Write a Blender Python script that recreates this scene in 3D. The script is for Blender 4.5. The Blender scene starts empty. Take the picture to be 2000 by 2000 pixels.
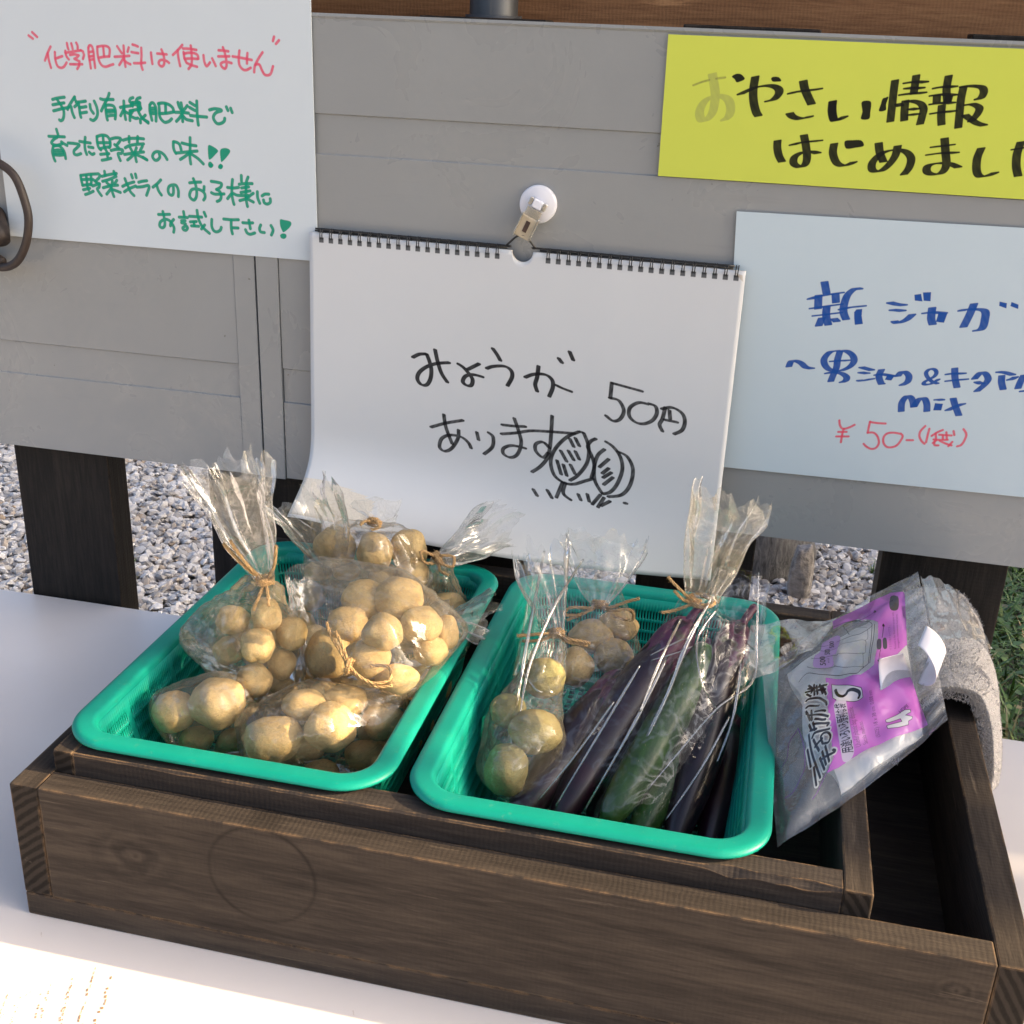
import bpy, math, random, json
import numpy as np
from mathutils import Vector, Matrix, noise
R = math.radians
S = bpy.context.scene
COL = S.collection

# ---------------------------------------------------------------- camera, sky, sun, exposure
cam = bpy.data.cameras.new('camera'); cam.sensor_width = 36; cam.sensor_fit = 'HORIZONTAL'
cam.lens = 2297.6 / 2000 * 36; cam.clip_start = .02; cam.clip_end = 500
camo = bpy.data.objects.new('camera', cam); COL.objects.link(camo)
rot = (Matrix.Rotation(R(12.076), 4, 'Z') @ Matrix.Rotation(R(67.419), 4, 'X') @ Matrix.Rotation(R(2.330), 4, 'Z'))
camo.matrix_world = Matrix.Translation((0, 0, .567)) @ rot
S.camera = camo
SUN = Vector((1.0, .12, .45)).normalized()
w = bpy.data.worlds.new('World'); S.world = w; w.use_nodes = True
nt = w.node_tree; bg = nt.nodes['Background']
sky = nt.nodes.new('ShaderNodeTexSky'); sky.sky_type = 'NISHITA'; sky.sun_disc = False
sky.sun_elevation = math.asin(SUN.z); sky.sun_rotation = math.atan2(SUN.x, SUN.y)
sky.air_density = .8; sky.dust_density = 6; sky.ozone_density = .7
nt.links.new(sky.outputs[0], bg.inputs[0]); bg.inputs[1].default_value = .14
sl = bpy.data.lights.new('sun', 'SUN'); sl.energy = 4.6; sl.angle = R(.53); sl.color = (1.0, .76, .46)
so = bpy.data.objects.new('sun', sl); COL.objects.link(so)
so.rotation_euler = SUN.to_track_quat('Z', 'Y').to_euler()
S.view_settings.view_transform = 'Standard'; S.view_settings.look = 'None'
S.view_settings.gamma = 1; S.view_settings.use_curve_mapping = False
S.view_settings.exposure = 1.58
S.render.engine = 'CYCLES'
S.cycles.use_denoising = True
S.cycles.max_bounces = 14; S.cycles.transparent_max_bounces = 40; S.cycles.transmission_bounces = 10
S.cycles.glossy_bounces = 5; S.cycles.sample_clamp_indirect = 6
S.cycles.caustics_reflective = False; S.cycles.caustics_refractive = False

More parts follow.
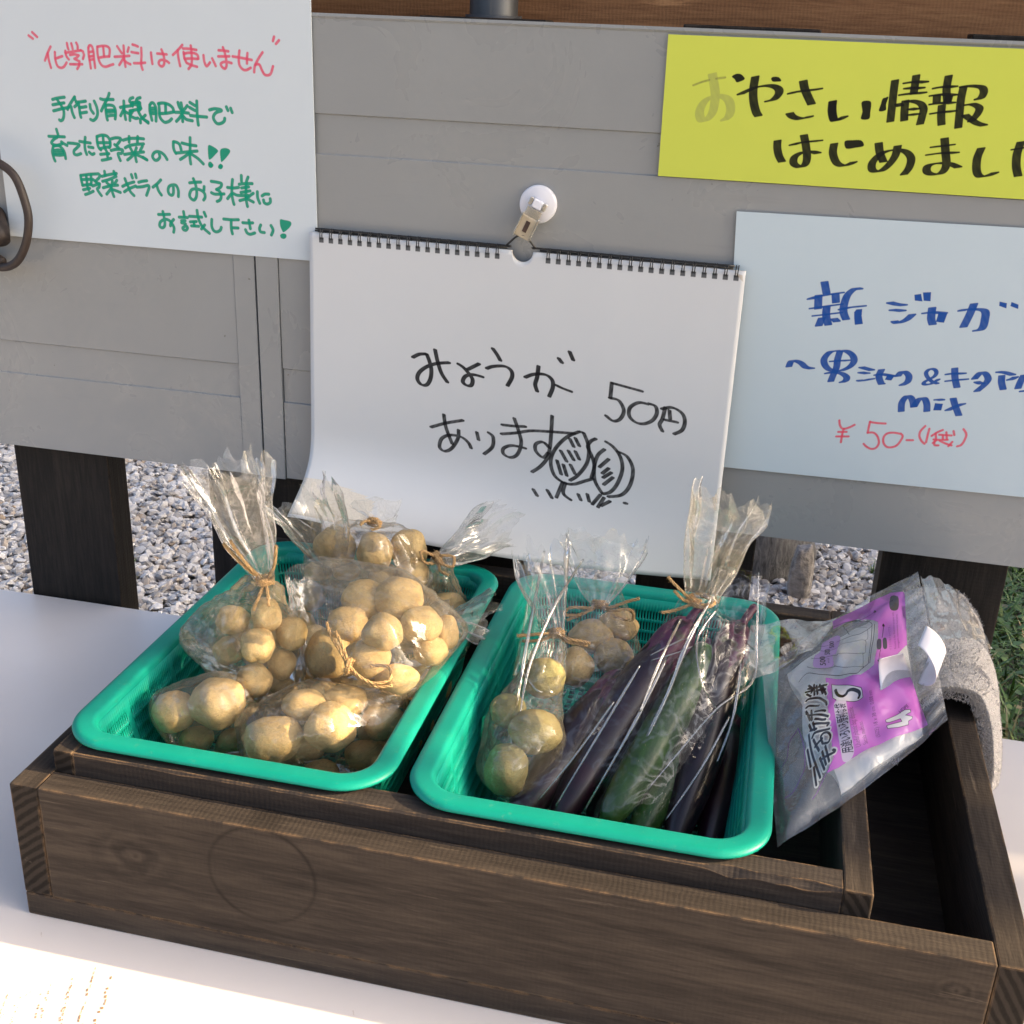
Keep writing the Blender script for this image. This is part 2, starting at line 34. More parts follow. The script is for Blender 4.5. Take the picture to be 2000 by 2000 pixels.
random.seed(7); rng = np.random.default_rng(7)
DATA = json.loads(r'''{"D": {"red1": "-6316,5417,-6279,5394|-6279,5444,-6237,5409|-6120,5338,-6153,5289,-6187,5227|-6153,5286,-6150,5233,-6137,5172|-6085,5297,-6088,5241,-6075,5191,-6046,5176,-6015,5185,-5984,5220|-6084,5247,-6053,5257,-6019,5268|-5963,5372,-5960,5341,-5955,5325|-5923,5371,-5917,5343,-5915,5329|-5876,5378,-5866,5356,-5868,5334|!-5985,5311,-5987,5296,-5840,5321|-5985,5296,-5979,5268,-5961,5246|!-5840,5321,-5822,5314,-5814,5286,-5828,5255|!-5944,5281,-5903,5288,-5864,5281,-5887,5261,-5908,5252,-5863,5234,-5870,5200,-5890,5174|-5953,5208,-5892,5210,-5839,5213|-5768,5344,-5771,5294,-5767,5238,-5763,5185|-5768,5344,-5757,5361,-5737,5359,-5725,5323,-5724,5240,-5723,5190|-5759,5311,-5735,5316|-5763,5277,-5733,5281|-5766,5249,-5735,5256|-5685,5355,-5688,5297,-5678,5242,-5655,5210,-5623,5203,-5582,5216,-5552,5225|-5682,5355,-5639,5363,-5596,5362,-5573,5341,-5582,5285|-5630,5355,-5630,5289|-5681,5270,-5628,5280,-5585,5284|-5502,5366,-5479,5333,-5465,5315|-5443,5373,-5445,5318,-5451,5291|-5398,5361,-5411,5328|-5533,5284,-5464,5290,-5398,5297|-5448,5285,-5474,5251,-5497,5222|-5448,5285,-5445,5247,-5442,5211|-5444,5258,-5423,5242,-5395,5232|-5361,5385,-5339,5380,-5314,5372|-5376,5327,-5344,5323,-5315,5321|-5285,5363,-5288,5303,-5297,5236,-5288,5195|-5361,5242,-5312,5244,-5260,5250|-5200,5330,-5199,5290,-5195,5244", "red2": "-5104,5357,-5091,5322,-5085,5279,-5091,5245,-5108,5228,-5130,5235,-5138,5254,-5124,5274,-5098,5278,-5066,5271,-5045,5258|-5145,5325,-5107,5324,-5061,5322|-4916,5400,-4957,5360,-5005,5321|-4960,5358,-4958,5300,-4947,5238|-4912,5373,-4855,5373,-4795,5367|-4842,5398,-4839,5344,-4841,5278,-4851,5245,-4875,5219|!-4909,5346,-4905,5297,-4888,5265,-4851,5250,-4798,5239|-4905,5333,-4870,5342,-4819,5342,-4788,5329,-4781,5302|-4902,5295,-4847,5300,-4790,5299|-4735,5329,-4731,5283,-4718,5251,-4705,5251,-4681,5277|-4660,5308,-4646,5281,-4633,5252|-4600,5372,-4559,5372,-4516,5368|-4606,5326,-4556,5328,-4509,5331|-4561,5396,-4548,5356,-4538,5307,-4538,5259,-4552,5236,-4573,5243,-4588,5267,-4571,5282,-4539,5288,-4493,5280|-4480,5331,-4412,5324,-4317,5311|-4419,5377,-4428,5323,-4425,5269,-4398,5237,-4367,5233,-4329,5251|-4351,5361,-4357,5321,-4359,5283|-4221,5372,-4257,5325,-4291,5269,-4300,5220|-4287,5278,-4253,5279,-4233,5239,-4213,5208,-4186,5201,-4157,5216,-4136,5271|-4117,5493,-4128,5461|-4077,5468,-4103,5441", "g1": "-6155,4919,-6106,4932,-6040,4943|-6158,4876,-6101,4887,-6048,4897|-6157,4827,-6076,4848,-6009,4862|-6110,4919,-6078,4873,-6060,4836,-6063,4793,-6077,4762,-6098,4750,-6110,4756|-5942,4950,-5973,4913,-6009,4868,-6021,4846|-5945,4944,-5937,4923|-5984,4870,-5979,4823,-5964,4783|-5951,4871,-5926,4890|-5934,4908,-5889,4913,-5843,4921|-5910,4903,-5908,4852,-5906,4810,-5901,4788|-5904,4867,-5874,4871,-5843,4877|-5904,4822,-5879,4826,-5843,4833|-5804,4896,-5801,4858,-5779,4827|-5761,4925,-5744,4882,-5739,4835,-5753,4796,-5786,4769,-5812,4776|-5614,4994,-5633,4955,-5673,4898,-5703,4850|-5700,4947,-5668,4941,-5624,4945,-5582,4947|-5658,4903,-5660,4852,-5658,4805,-5653,4780|-5658,4897,-5618,4901,-5585,4894,-5571,4865,-5572,4827,-5580,4792|-5653,4857,-5613,4861,-5583,4862|-5649,4842,-5619,4846,-5579,4852|-5647,4812,-5617,4818,-5582,4822|-5485,4939,-5487,4891,-5487,4840,-5482,4793|-5522,4887,-5477,4897,-5427,4904|-5488,4882,-5506,4852,-5526,4821|-5485,4861,-5467,4849,-5443,4842|-5397,4971,-5422,4961,-5431,4940,-5415,4928|-5331,4974,-5358,4964,-5370,4943,-5357,4931|-5415,4928,-5381,4934,-5337,4932|-5422,4911,-5377,4917,-5331,4890|-5405,4933,-5408,4903|-5351,4939,-5359,4901|-5341,4936,-5336,4890,-5352,4872|-5436,4864,-5386,4875,-5346,4885|-5431,4864,-5440,4825,-5443,4787|-5406,4869,-5434,4834|-5362,4872,-5346,4839,-5324,4810,-5276,4783|-5297,4837,-5323,4814,-5344,4801,-5347,4773|-5426,4818,-5392,4807,-5368,4810", "g2": "-5321,4806,-5276,4775|-5248,4919,-5252,4873,-5244,4827,-5239,4800|-5248,4919,-5232,4937,-5213,4936,-5196,4905,-5196,4855,-5203,4795|-5241,4895,-5206,4898|-5243,4874,-5203,4878|-5240,4853,-5201,4855|-5165,4936,-5164,4890,-5167,4848,-5156,4815,-5128,4791,-5104,4792,-5079,4802,-5058,4820|-5170,4934,-5130,4942,-5078,4934,-5042,4909,-5034,4880|-5104,4935,-5108,4868|-5162,4857,-5103,4862,-5035,4876|-4990,4953,-4983,4924,-4962,4888|-4962,4951,-4954,4893|-4908,4932,-4952,4884|-5020,4874,-4958,4876,-4901,4874|-4959,4867,-4985,4832,-5016,4803|-4959,4867,-4959,4804|-4951,4847,-4924,4823,-4871,4815|-4882,4959,-4839,4936|-4888,4919,-4842,4898|-4820,4972,-4822,4908,-4824,4849,-4819,4784|-4885,4856,-4826,4853,-4740,4851|-4710,4909,-4664,4920,-4613,4916,-4608,4906,-4652,4891,-4678,4861,-4675,4832,-4648,4804,-4610,4810,-4585,4828,-4579,4849|-4559,4940,-4547,4913|-4522,4931,-4510,4899", "g3": "-6149,4677,-6138,4632|-6231,4615,-6156,4617,-6079,4619|-6152,4610,-6186,4592,-6211,4563,-6191,4548,-6154,4546,-6110,4560|-6113,4576,-6089,4561,-6063,4549|-6196,4537,-6212,4489,-6205,4439,-6195,4412|-6193,4537,-6144,4542,-6110,4518,-6093,4483,-6090,4439|-6192,4500,-6148,4507,-6107,4500|-6195,4477,-6146,4482,-6108,4486|-6191,4463,-6148,4463,-6110,4468|-6050,4570,-5992,4569,-5945,4562,-5969,4536,-5999,4511,-6002,4483,-5976,4476,-5938,4489|-5937,4590,-5890,4586,-5837,4582|-5880,4626,-5891,4572,-5892,4522,-5882,4486|-5857,4549,-5815,4545|-5856,4506,-5832,4489,-5810,4497|-5768,4639,-5770,4593,-5762,4552,-5743,4531|-5768,4639,-5719,4653,-5673,4648,-5650,4618,-5649,4573,-5662,4554|-5710,4642,-5710,4596,-5704,4551,-5687,4516,-5685,4479|-5763,4589,-5715,4592,-5652,4595|-5753,4539,-5704,4553,-5656,4561|-5750,4494,-5709,4500,-5669,4505|-5741,4446,-5698,4455,-5655,4467|-5633,4628,-5590,4639,-5549,4637,-5551,4619,-5586,4581|-5607,4582,-5572,4559|-5646,4532,-5595,4544,-5538,4543,-5551,4514,-5583,4508,-5567,4454|-5464,4656,-5469,4610|-5384,4660,-5391,4615|-5524,4623,-5461,4640,-5388,4646,-5331,4645|-5510,4562,-5466,4583,-5403,4596,-5335,4604|-5463,4565,-5449,4539|-5405,4568,-5418,4540|-5347,4585,-5371,4548|-5523,4507,-5451,4520,-5341,4538|-5424,4531,-5422,4495,-5416,4454|-5431,4517,-5465,4487,-5498,4463|-5415,4513,-5370,4498,-5320,4476", "g4": "-5350,4494,-5315,4474|-5197,4531,-5194,4504,-5217,4480,-5243,4478,-5261,4504,-5248,4532,-5221,4547,-5185,4545,-5151,4524,-5128,4489|-5058,4636,-5061,4597,-5055,4566,-5042,4544|-5052,4638,-5020,4631,-5001,4614,-4991,4574|-5036,4547,-4954,4559,-4846,4574|-4902,4678,-4908,4597,-4916,4525,-4912,4466|-4979,4631,-4919,4621,-4853,4616|-4924,4551,-4956,4527,-5005,4497|-4904,4548,-4845,4515,-4797,4473|#-4744,4620,-4711,4624,-4656,4589,-4686,4552,-4726,4516,-4746,4521|#-4751,4485,-4730,4495,-4711,4478,-4712,4456,-4731,4444,-4750,4458|#-4635,4595,-4591,4613,-4554,4604,-4548,4582,-4586,4535,-4629,4499,-4637,4523|#-4661,4468,-4640,4483,-4620,4470,-4627,4447,-4645,4439,-4662,4450", "g5": "!-5962,4305,-5879,4320,-5789,4330,-5773,4317,-5787,4296,-5824,4265|-5962,4305,-5960,4266,-5951,4222|-5908,4308,-5907,4264,-5907,4220,-5899,4186|-5863,4311,-5862,4272,-5872,4232|-5954,4271,-5867,4279|-5954,4222,-5866,4237|-5950,4185,-5886,4202|-5935,4146,-5897,4159,-5855,4179|-5844,4278,-5813,4255,-5786,4247|-5856,4223,-5815,4238,-5790,4242,-5795,4217,-5814,4201,-5800,4173,-5780,4147|-5728,4354,-5726,4320|-5639,4359,-5633,4335|-5757,4310,-5689,4329,-5616,4344|-5756,4269,-5693,4288,-5621,4319|-5718,4261,-5687,4239|-5661,4280,-5669,4250|-5618,4287,-5641,4257|-5756,4215,-5688,4234,-5614,4246|-5676,4235,-5675,4196,-5660,4147|-5679,4215,-5703,4189,-5728,4163|-5668,4206,-5636,4198,-5595,4186|-5540,4305,-5529,4274,-5511,4231,-5497,4197,-5467,4168|-5568,4239,-5519,4262,-5456,4283|-5556,4194,-5512,4221,-5443,4250|-5475,4343,-5467,4316|-5436,4350,-5431,4321|-5412,4283,-5379,4293,-5334,4301|-5433,4241,-5377,4249,-5327,4262,-5317,4248,-5331,4213,-5348,4178|-5202,4316,-5237,4283,-5281,4251|-5244,4272,-5231,4225,-5207,4190|-5089,4263,-5093,4214,-5111,4194,-5135,4207,-5140,4240,-5124,4270,-5085,4283,-5059,4275,-5045,4237,-5049,4188", "g6": "#-4752,4476,-4710,4478,-4708,4459,-4728,4444,-4749,4452|#-4663,4460,-4646,4480,-4623,4474,-4621,4455,-4643,4440,-4662,4446|-4898,4345,-4882,4301,-4875,4253,-4881,4199,-4905,4168,-4934,4181,-4943,4210,-4923,4250,-4885,4262,-4837,4255,-4806,4233,-4800,4200,-4816,4174|-4935,4309,-4886,4317,-4832,4322|-4803,4286,-4807,4257|-4735,4334,-4682,4330,-4643,4321,-4653,4291,-4691,4270|-4691,4270,-4660,4252,-4652,4214,-4665,4185,-4692,4171|-4739,4240,-4705,4230,-4624,4238|-4540,4361,-4549,4298,-4552,4231,-4545,4183,-4538,4157|-4589,4293,-4536,4292,-4488,4300|-4560,4240,-4594,4201|-4538,4246,-4502,4234,-4438,4236|-4458,4399,-4459,4352|-4398,4389,-4416,4345,-4422,4282,-4426,4210,-4416,4148|-4481,4326,-4428,4335,-4364,4339|-4461,4297,-4397,4310|-4469,4260,-4386,4278|-4483,4192,-4434,4207|-4358,4260,-4390,4237,-4408,4211,-4361,4188|-4406,4240,-4423,4215|-4320,4275,-4320,4227,-4303,4182|-4279,4244,-4252,4260,-4218,4262|-4268,4211,-4261,4188,-4235,4180,-4208,4196,-4207,4225", "g7": "-5206,4051,-5199,4008,-5195,3961,-5202,3926,-5226,3911,-5247,3926,-5236,3961,-5197,3984,-5160,3983,-5132,3958,-5112,3919,-5119,3881|-5250,4023,-5193,4027,-5144,4032|-5110,3990,-5139,3958,-5145,3934|-5011,4064,-5007,4024|-5056,4014,-4978,4016|-5036,3985,-5002,3988|-5037,3968,-5001,3961|-5006,3940,-5029,3925,-5023,3909,-5001,3907,-4985,3925,-4991,3941,-5010,3941|-4958,4028,-4895,4029,-4844,4029|-4954,3981,-4898,3988|-4921,3983,-4919,3953|-4946,3948,-4879,3949|-4884,4083,-4875,4010,-4842,3945,-4782,3896|-4819,4071,-4806,4039|-4822,3964,-4854,3928|-4752,4016,-4756,3958,-4740,3922,-4711,3914,-4680,3930,-4668,3955|-4641,4027,-4572,4026,-4506,4031|-4572,4022,-4576,3958,-4568,3908|-4561,3959,-4513,3961|-4467,4009,-4420,4009,-4376,4014|-4410,4033,-4400,3964|-4445,3951,-4431,3925,-4403,3916,-4362,3930|-4304,4001,-4316,3970,-4307,3944,-4274,3940|-4210,4003,-4193,3966,-4210,3924|#-4125,4060,-4092,4059,-4035,4050,-4026,4024,-4052,3989,-4096,3956,-4110,3965,-4127,4010|#-4130,3930,-4104,3945,-4076,3938,-4076,3914,-4099,3899,-4124,3907", "y1": "-315,5366,-319,5271,-306,5188,-281,5122,-253,5084|-425,5232,-356,5269,-290,5297,-204,5310,-145,5296,-129,5263,-158,5218,-220,5195|#-486,5360,-462,5378,-433,5382,-409,5372,-390,5348,-416,5330,-447,5322,-464,5342|#-199,5357,-188,5371,-154,5373,-136,5365,-124,5345,-156,5339,-185,5339|32,5359,57,5289,120,5187|-62,5258,2,5278,80,5290,175,5306|-47,5134,-11,5102,37,5090,88,5099,132,5115|263,5222,267,5155,290,5095,330,5103", "y1f": "-633,5376,-612,5302,-596,5235,-594,5156,-608,5088,-651,5040,-685,5049,-699,5106,-670,5175,-609,5215,-544,5218,-495,5195,-471,5140,-477,5083,-520,5041", "y1g": "-764,5286,-702,5312,-650,5328|-599,5341,-535,5350", "y2": "265,5224,270,5164,289,5096,322,5098,378,5129|#469,5228,519,5240,538,5222,540,5166,538,5115,481,5111,483,5163|#630,5267,651,5272,643,5221,646,5181,600,5172,605,5219,612,5257|680,5386,682,5297,685,5235,690,5105|716,5237,753,5208|821,5426,822,5365,822,5304|742,5371,825,5384,909,5385|751,5337,819,5341,891,5344|724,5290,813,5304,908,5314|774,5252,777,5190,786,5116|771,5249,827,5252,880,5239,908,5203,906,5154,900,5097|798,5198,880,5199|805,5158,886,5165|1043,5433,1043,5345,1064,5254|950,5344,1015,5359,1113,5364|936,5294,1024,5308,1123,5306|943,5236,1028,5250,1117,5254|985,5300,990,5251|1069,5298,1064,5254|1030,5234,1036,5167,1050,5099|960,5172,1038,5188,1136,5200|1156,5366,1153,5277,1160,5185,1168,5087|1132,5365,1210,5374,1278,5369,1299,5339,1290,5302,1252,5279|1184,5245,1244,5251,1288,5229,1281,5185,1242,5128|1188,5184,1237,5152,1292,5124,1359,5109", "y3": "-99,4926,-95,4874,-76,4818,-42,4767|86,4981,111,4905,131,4820,124,4767,88,4746,41,4767,40,4815,93,4852,160,4860,225,4850|-5,4896,84,4924,226,4945|315,4926,315,4860,348,4795,394,4774,441,4786,489,4813|#389,4949,444,4960,506,4961,528,4924,471,4907,405,4898|630,4954,651,4880,690,4811|769,4938,762,4867,725,4799,675,4753,618,4754,609,4811,665,4880,755,4909,832,4900,877,4855,873,4789,840,4730|1086,5012,1109,4916,1130,4824,1107,4766,1044,4752,1003,4769,1006,4811,1076,4834,1151,4834,1235,4807|1002,4942,1093,4957,1164,4970|979,4885,1092,4907,1202,4914|1352,4958,1336,4883,1347,4799,1377,4759,1431,4767,1494,4799|1612,5014,1602,4926,1613,4844,1641,4771|1560,4956,1612,4968,1699,4987", "b1": "382,3908,413,3810|278,3756,363,3791,538,3835|353,3796,363,3691|478,3821,492,3749|301,3686,426,3717,542,3744|426,3715,432,3642,460,3566|330,3631,435,3653,547,3678|403,3625,385,3554|482,3633,532,3595|673,3871,616,3869,571,3819,555,3745,559,3681,590,3619|522,3696,602,3723,717,3745|#652,3712,695,3719,698,3666,717,3603,657,3590,645,3642,638,3688|872,3789,944,3777,1018,3774|899,3731,951,3732,1016,3730|929,3650,975,3635,1031,3663,1079,3718|#1061,3861,1109,3872,1129,3815,1071,3817|#1120,3884,1179,3891,1186,3822,1135,3822|1207,3773,1212,3693,1234,3639|1142,3723,1217,3739,1320,3739|#1259,3743,1324,3739,1311,3666,1251,3668|1503,3832,1485,3745,1456,3642|1401,3764,1465,3783,1583,3785,1601,3710,1592,3646,1537,3618|#1680,3862,1734,3854,1738,3814,1683,3829|#1765,3866,1818,3850,1822,3817,1763,3834", "b2": "198,3203,213,3253,250,3259,290,3246,331,3216,397,3208|571,3377,500,3356,465,3303,471,3258,503,3222,547,3209,610,3218,668,3255,693,3302,676,3346,630,3375,571,3377|575,3369,566,3301,567,3239,548,3164,538,3117|510,3282,588,3295,661,3305|487,3178,549,3198,613,3193,654,3169,653,3140,614,3114|741,3262,796,3251,855,3240|740,3217,780,3215,825,3212|742,3152,774,3150,819,3163,865,3178|911,3257,899,3199,923,3145,940,3136|864,3204,917,3218,1017,3211|#963,3223,1017,3217,997,3175,947,3176", "b3": "989,3208,1020,3212|1036,3208,1061,3249,1092,3252,1123,3222,1120,3177,1073,3138|1450,3321,1465,3245,1495,3165|1393,3263,1445,3277,1538,3286|1400,3210,1469,3226,1563,3243|1604,3243,1644,3302,1680,3300,1708,3259,1691,3213,1637,3146|1616,3233,1654,3220,1685,3218|1757,3322,1818,3322,1896,3306|1802,3296,1810,3242,1834,3183|1912,3302,1882,3277,1849,3262|1960,3317,1945,3261,1936,3205|1965,3183,1984,3193|1111,2932,1105,3005,1133,3059,1166,3052,1188,3014,1199,2975|1199,2975,1225,3041,1265,3056,1292,3014,1303,2952|#1353,3026,1413,3027,1409,2972,1349,2966|1348,3054,1379,3058,1415,3056|1478,3084,1504,3025,1550,2939|1572,3049,1511,3015,1446,2971", "r3": "650,2805,659,2769,679,2741,704,2740,739,2757,773,2781|694,2739,689,2691,688,2622|655,2707,720,2715|645,2667,741,2678|888,2821,885,2774,883,2725|888,2818,941,2815,1008,2818|886,2727,929,2731,964,2702,982,2649,966,2607,931,2593,891,2608,866,2629|1137,2745,1081,2749,1033,2736,1011,2700,1018,2654,1051,2623,1099,2630,1132,2660,1155,2723,1136,2748|1190,2698,1238,2703|1312,2831,1283,2785,1281,2744,1302,2706,1330,2683|1346,2812,1342,2758,1340,2697|1448,2813,1410,2789,1373,2755|1400,2778,1410,2732|1428,2771,1473,2773,1521,2775|1478,2797,1491,2741|1457,2764,1461,2738|1530,2813,1541,2781|1393,2727,1444,2729,1498,2736|1415,2723,1392,2697|1402,2711,1407,2682,1437,2682|1440,2722,1485,2704,1535,2693|1536,2723,1513,2684|1601,2837,1629,2797,1623,2743,1606,2705,1578,2690", "k1": "-2919,970,-2858,935,-2789,925|-2793,926,-2767,985,-2748,1056,-2754,1137,-2786,1193,-2836,1195,-2870,1150,-2854,1092,-2790,1036,-2701,998,-2587,978|-2720,881,-2693,985,-2657,1078,-2602,1152|-2518,978,-2464,1009,-2413,1059,-2383,1104,-2393,1153,-2434,1158,-2468,1129,-2445,1079,-2381,1059,-2291,1070|-2328,958,-2431,1021|-2222,816,-2180,867,-2149,915|-2270,995,-2207,969,-2111,958,-2054,988,-2043,1042,-2079,1122|-1823,927,-1829,1018,-1842,1083,-1822,1141|-1936,1034,-1854,997,-1760,991,-1702,1028,-1691,1090,-1717,1173|-1668,1068,-1612,1089,-1528,1111|-1659,839,-1625,878|-1570,775,-1534,845", "k2": "-2626,1437,-2604,1547,-2542,1691|-2742,1564,-2605,1510,-2450,1466|-2490,1559,-2494,1635,-2547,1730,-2609,1763,-2655,1731,-2638,1653,-2564,1612,-2463,1618,-2399,1661,-2372,1708|-2328,1558,-2310,1625|-2228,1546,-2183,1584,-2186,1672,-2257,1747|-2007,1395,-1966,1495,-1935,1603,-1961,1707,-2020,1746,-2084,1722,-2086,1672,-2014,1638,-1890,1648|-2115,1466,-1998,1464,-1900,1456|-2117,1548,-1983,1522,-1862,1489,-1680,1475,-1475,1466|-1682,1338,-1681,1460,-1684,1610,-1702,1712,-1758,1794,-1828,1852|-1683,1622,-1747,1574,-1807,1600,-1803,1662,-1739,1710,-1693,1661|-1201,999,-1203,1125|-1201,999,-1070,1020,-941,1041|-1214,1126,-1131,1140,-1083,1219,-1107,1294,-1164,1319,-1232,1278|-885,1142,-967,1139,-1033,1189,-1033,1261,-976,1308,-905,1312,-839,1274,-809,1210,-826,1153,-886,1136|-745,1155,-759,1252,-778,1303,-749,1359|-778,1171,-688,1148,-604,1186,-574,1254,-590,1328,-655,1372|-708,1175,-696,1245|-747,1257,-630,1267|-1441,1444,-1545,1506,-1635,1616,-1670,1733,-1631,1852,-1541,1909,-1455,1910,-1373,1875,-1291,1840|!-1441,1444,-1404,1451|-1404,1451,-1354,1568,-1356,1705,-1426,1826,-1494,1884|-1520,1515,-1479,1584|-1473,1503,-1432,1572|-1591,1629,-1531,1721|-1525,1621,-1471,1701|-1465,1619,-1424,1689|-1616,1720,-1571,1839|-1559,1750,-1522,1845|-1499,1742,-1450,1823|-1294,1487,-1339,1517,-1360,1569,-1318,1651,-1293,1735,-1310,1836|-1216,1570,-1271,1632,-1293,1735,-1278,1857,-1208,1959|-1215,1502,-1146,1542,-1080,1620,-1054,1729,-1085,1857,-1138,1938,-1208,1965|-1108,1575,-1021,1613,-965,1717,-977,1855,-1040,1950,-1158,1983|-1174,1651,-1251,1735|-1167,1731,-1223,1788|-1141,1765,-1214,1824|-1125,1806,-1203,1884|-1803,1997,-1760,2052|-1681,1988,-1631,2055|-1553,1904,-1595,2044|-1529,1907,-1539,2000,-1466,2052|-1411,1991,-1382,2042|-1333,1981,-1309,2045|-1219,1972,-1283,2066|-1187,1993,-1232,2084|-1130,2016,-1210,2069|-1016,2020,-986,2019", "b3a": "1352,3184,1304,3196,1262,3230,1246,3262,1258,3286,1281,3298,1308,3293,1322,3270,1312,3241,1280,3215,1248,3190,1243,3172,1267,3169,1301,3181,1328,3204,1351,3223", "pkt": "2313,2627,1917,2712,1557,2792|2505,2801,2090,2862,1707,2920|2607,3017,2149,3074,1710,3122|2167,2668,2086,2943,1978,3246,1944,3493,2010,3523,2097,3420|3432,2404,3101,2507,2732,2629|3088,2443,3119,2692,3142,2894|2875,2895,3253,2833,3368,3005,3263,3259,2946,3380,2688,3224,2804,2984|3585,2350,3689,2510,3585,2846,3421,3358|4013,2298,3909,2465,3828,2651|4319,2498,3843,2555|4182,2542,3908,3046,3753,3369,3667,3278|4392,2264,3997,2357|5302,2223,4614,2347|5431,2175,5249,2179|5042,2301,4114,3385|5278,2476,4507,2458|4978,2690,4636,3137,4495,3279|4431,2647,4139,3001,4041,3218|5656,2197,5649,2428,5218,2946|6079,2239,6100,2473,5737,2991,5118,3344,4822,3397|6705,2257,6540,2680|6512,2319,6233,2526|7047,2484,6619,2689,6441,2589|6839,2794,6149,2755|6635,2933,6043,2943|6619,2689,6227,3518|6537,3122,5829,3242|6249,3286,5606,3424|6329,2897,5968,3415|6849,2428,6597,2768|3880,2173,3069,2193,2188,2342,1357,2501|3264,1983,2339,2041|2152,2217,1127,2238", "pks": "5469,4002,5030,4082,4761,4318,4771,4547,4906,4721,4782,5019,4493,5290,4278,5335,4166,5256", "pkb": "#6049,3812,4589,5468,4374,5512,3951,5495,4002,5212,4304,4634,4642,4003,4989,3791", "pkl": "2898,1765,3639,1800,4810,1607,4832,1480,4636,957,3849,727,3635,138|2898,1765,2389,1622,1821,967,1866,374|1444,3071,1129,2616,752,2178,632,1936", "pklog": "#1929,6551,1772,6579,1673,6740,1514,7386,1297,7456,1569,6564,1364,6602,1099,7176,959,7784,1128,7817,1134,8033,1230,8088,1521,7711,1521,8036,1664,8026,1870,7664,1863,7301", "pkill": "8692,2485,7990,3012,7356,3671,7093,4081,7086,4170,6983,4244,5769,5644,5811,5776,6612,5864,6808,5753,7635,4516,7664,4341,8037,3919,9098,2780|9531,3120,8725,3787,8244,4304,8322,4749,8002,5372,7580,6105,7015,6084,6642,6022,6696,5873|10149,3022,9409,3568,9024,4171|8338,6359,7650,6284,7580,6105|9082,5812,8549,6337", "pkill2": "8038,1893,8199,2128,8156,2487,7534,2988,6920,3581,6147,4581,5490,5308,5585,5662,5721,6106|10645,3887,10434,4491,10412,5167,10236,5865,9410,6316,8615,6667,8293,5971,8662,5296,8905,4428|!8615,6667,7361,6465,5743,6109|!8603,6820,7291,6586,5693,6188|10880,4269,9825,6944|8268,7352,7254,7134|6195,6921,5509,6718|10372,4936,8936,5223|#10109,6955,9639,7047,9786,6872|#8328,7339,8076,7404,8183,7250|#5591,6646,5469,6797,5449,6687", "pkbar": "#10346,8052,9895,8505,8937,8371,9154,7897|#7223,6833,7089,7053,6292,6973,6374,6732|#7093,7161,7017,7368,6244,7319,6280,7096", "pkpur": "#6758,3516,3180,3407,1691,3390,1448,3027,1288,2918,1141,3562,1099,4448,675,7194,402,8854,3415,8435,3682,8359,3707,7854,3684,7355,3632,7090,3658,6554,3825,6515,4035,6672,4816,7188,5339,7488,5672,7935,6123,8516,9919,8951,10090,8839,10685,8094,11328,4310,10709,4280,10356,5884,8589,7043,6451,6762,5438,6410,5252,5563,5887,4562", "pklav": "#9904,3693,9392,4646,7912,4367,7880,4090,7178,4004,8200,2913,9088,2999,9144,3363"}, "TX": [["用途いろいろ便利な袋", [0.133, 0.4474], [0.4228, 0.4418], [0.1577, 0.3943]], ["Useful plastic bag, disposable.", [0.1307, 0.4978], [0.3856, 0.4841], [0.143, 0.4671]], ["Sacola multiuso.", [0.1255, 0.5386], [0.2599, 0.5263], [0.1287, 0.5127]], ["(SIZE) 18 x 38 cm  0.008 mm", [0.123, 0.6102], [0.398, 0.605], [0.1322, 0.5867]], ["500", [0.7609, 0.3606], [0.8377, 0.362], [0.7997, 0.3255]], ["ml", [0.7567, 0.3863], [0.7903, 0.3883], [0.7718, 0.3706]], ["500", [0.8148, 0.3928], [0.8626, 0.3965], [0.8573, 0.3589]], ["500", [0.8516, 0.4208], [0.9183, 0.4245], [0.8803, 0.3931]], ["イラストはイメージです。", [0.6016, 0.7578], [0.7906, 0.7724], [0.6038, 0.7456]], ["Picture is for illustration purpose only.", [0.6002, 0.7848], [0.884, 0.8073], [0.603, 0.7726]], ["Imagem meramente ilustrativa.", [0.6005, 0.8039], [0.8595, 0.8277], [0.6032, 0.7925]], ["HDPE", [0.1811, 0.7436], [0.1864, 0.799], [0.206, 0.7334]]]}''')
SK_X0,SK_X1,SK_Z0,SK_Y0,SK_H=-.384,-.022,.3985,.9385,.262
def sketch_S(x,t):
    x=np.asarray(x,float);t=np.asarray(t,float)
    b=np.clip((-.03-x)/.34,0,1)
    y=np.full(np.broadcast(x,t).shape,SK_Y0);z=np.full(np.broadcast(x,t).shape,SK_Z0)+(-.004)*(x-SK_X0)/(SK_X1-SK_X0)
    n=24
    for i in range(n):
        tm=t*(i+.5)/n
        s=np.clip((tm-.165)/.07,0,1);s=s*s*(3-2*s)
        ph=.05+1.05*b*s
        y=y-np.sin(ph)*t/n; z=z-np.cos(ph)*t/n
    return np.stack([x+0*t,y,z],-1)
PK=np.array([[.0467,.6216,.1058],[.1424,.6983,.1647],[.1291,.8149,.2046],[.0296,.7400,.1486]])
def pack_S(u,v,lift=0.,bul=.016):
    u=np.asarray(u,float)[...,None];v=np.asarray(v,float)[...,None]
    A,B,C,D=PK
    P=A*(1-u)*(1-v)+B*(1-u)*v+C*u*v+D*u*(1-v)
    n=np.cross(B-A,D-A);n/=np.linalg.norm(n)
    uu=np.clip(u,0,1);vv=np.clip(v/.86,0,1)
    g=np.sqrt(np.clip(np.sin(np.pi*uu)*np.sin(np.pi*vv),0,1))
    w=.0012*np.sin(9*u+14*v)+.0009*np.sin(23*u-11*v+1)+.0006*np.sin(37*v+13*u)
    return P+n*(bul*g+w*np.sqrt(g+.15)+lift)


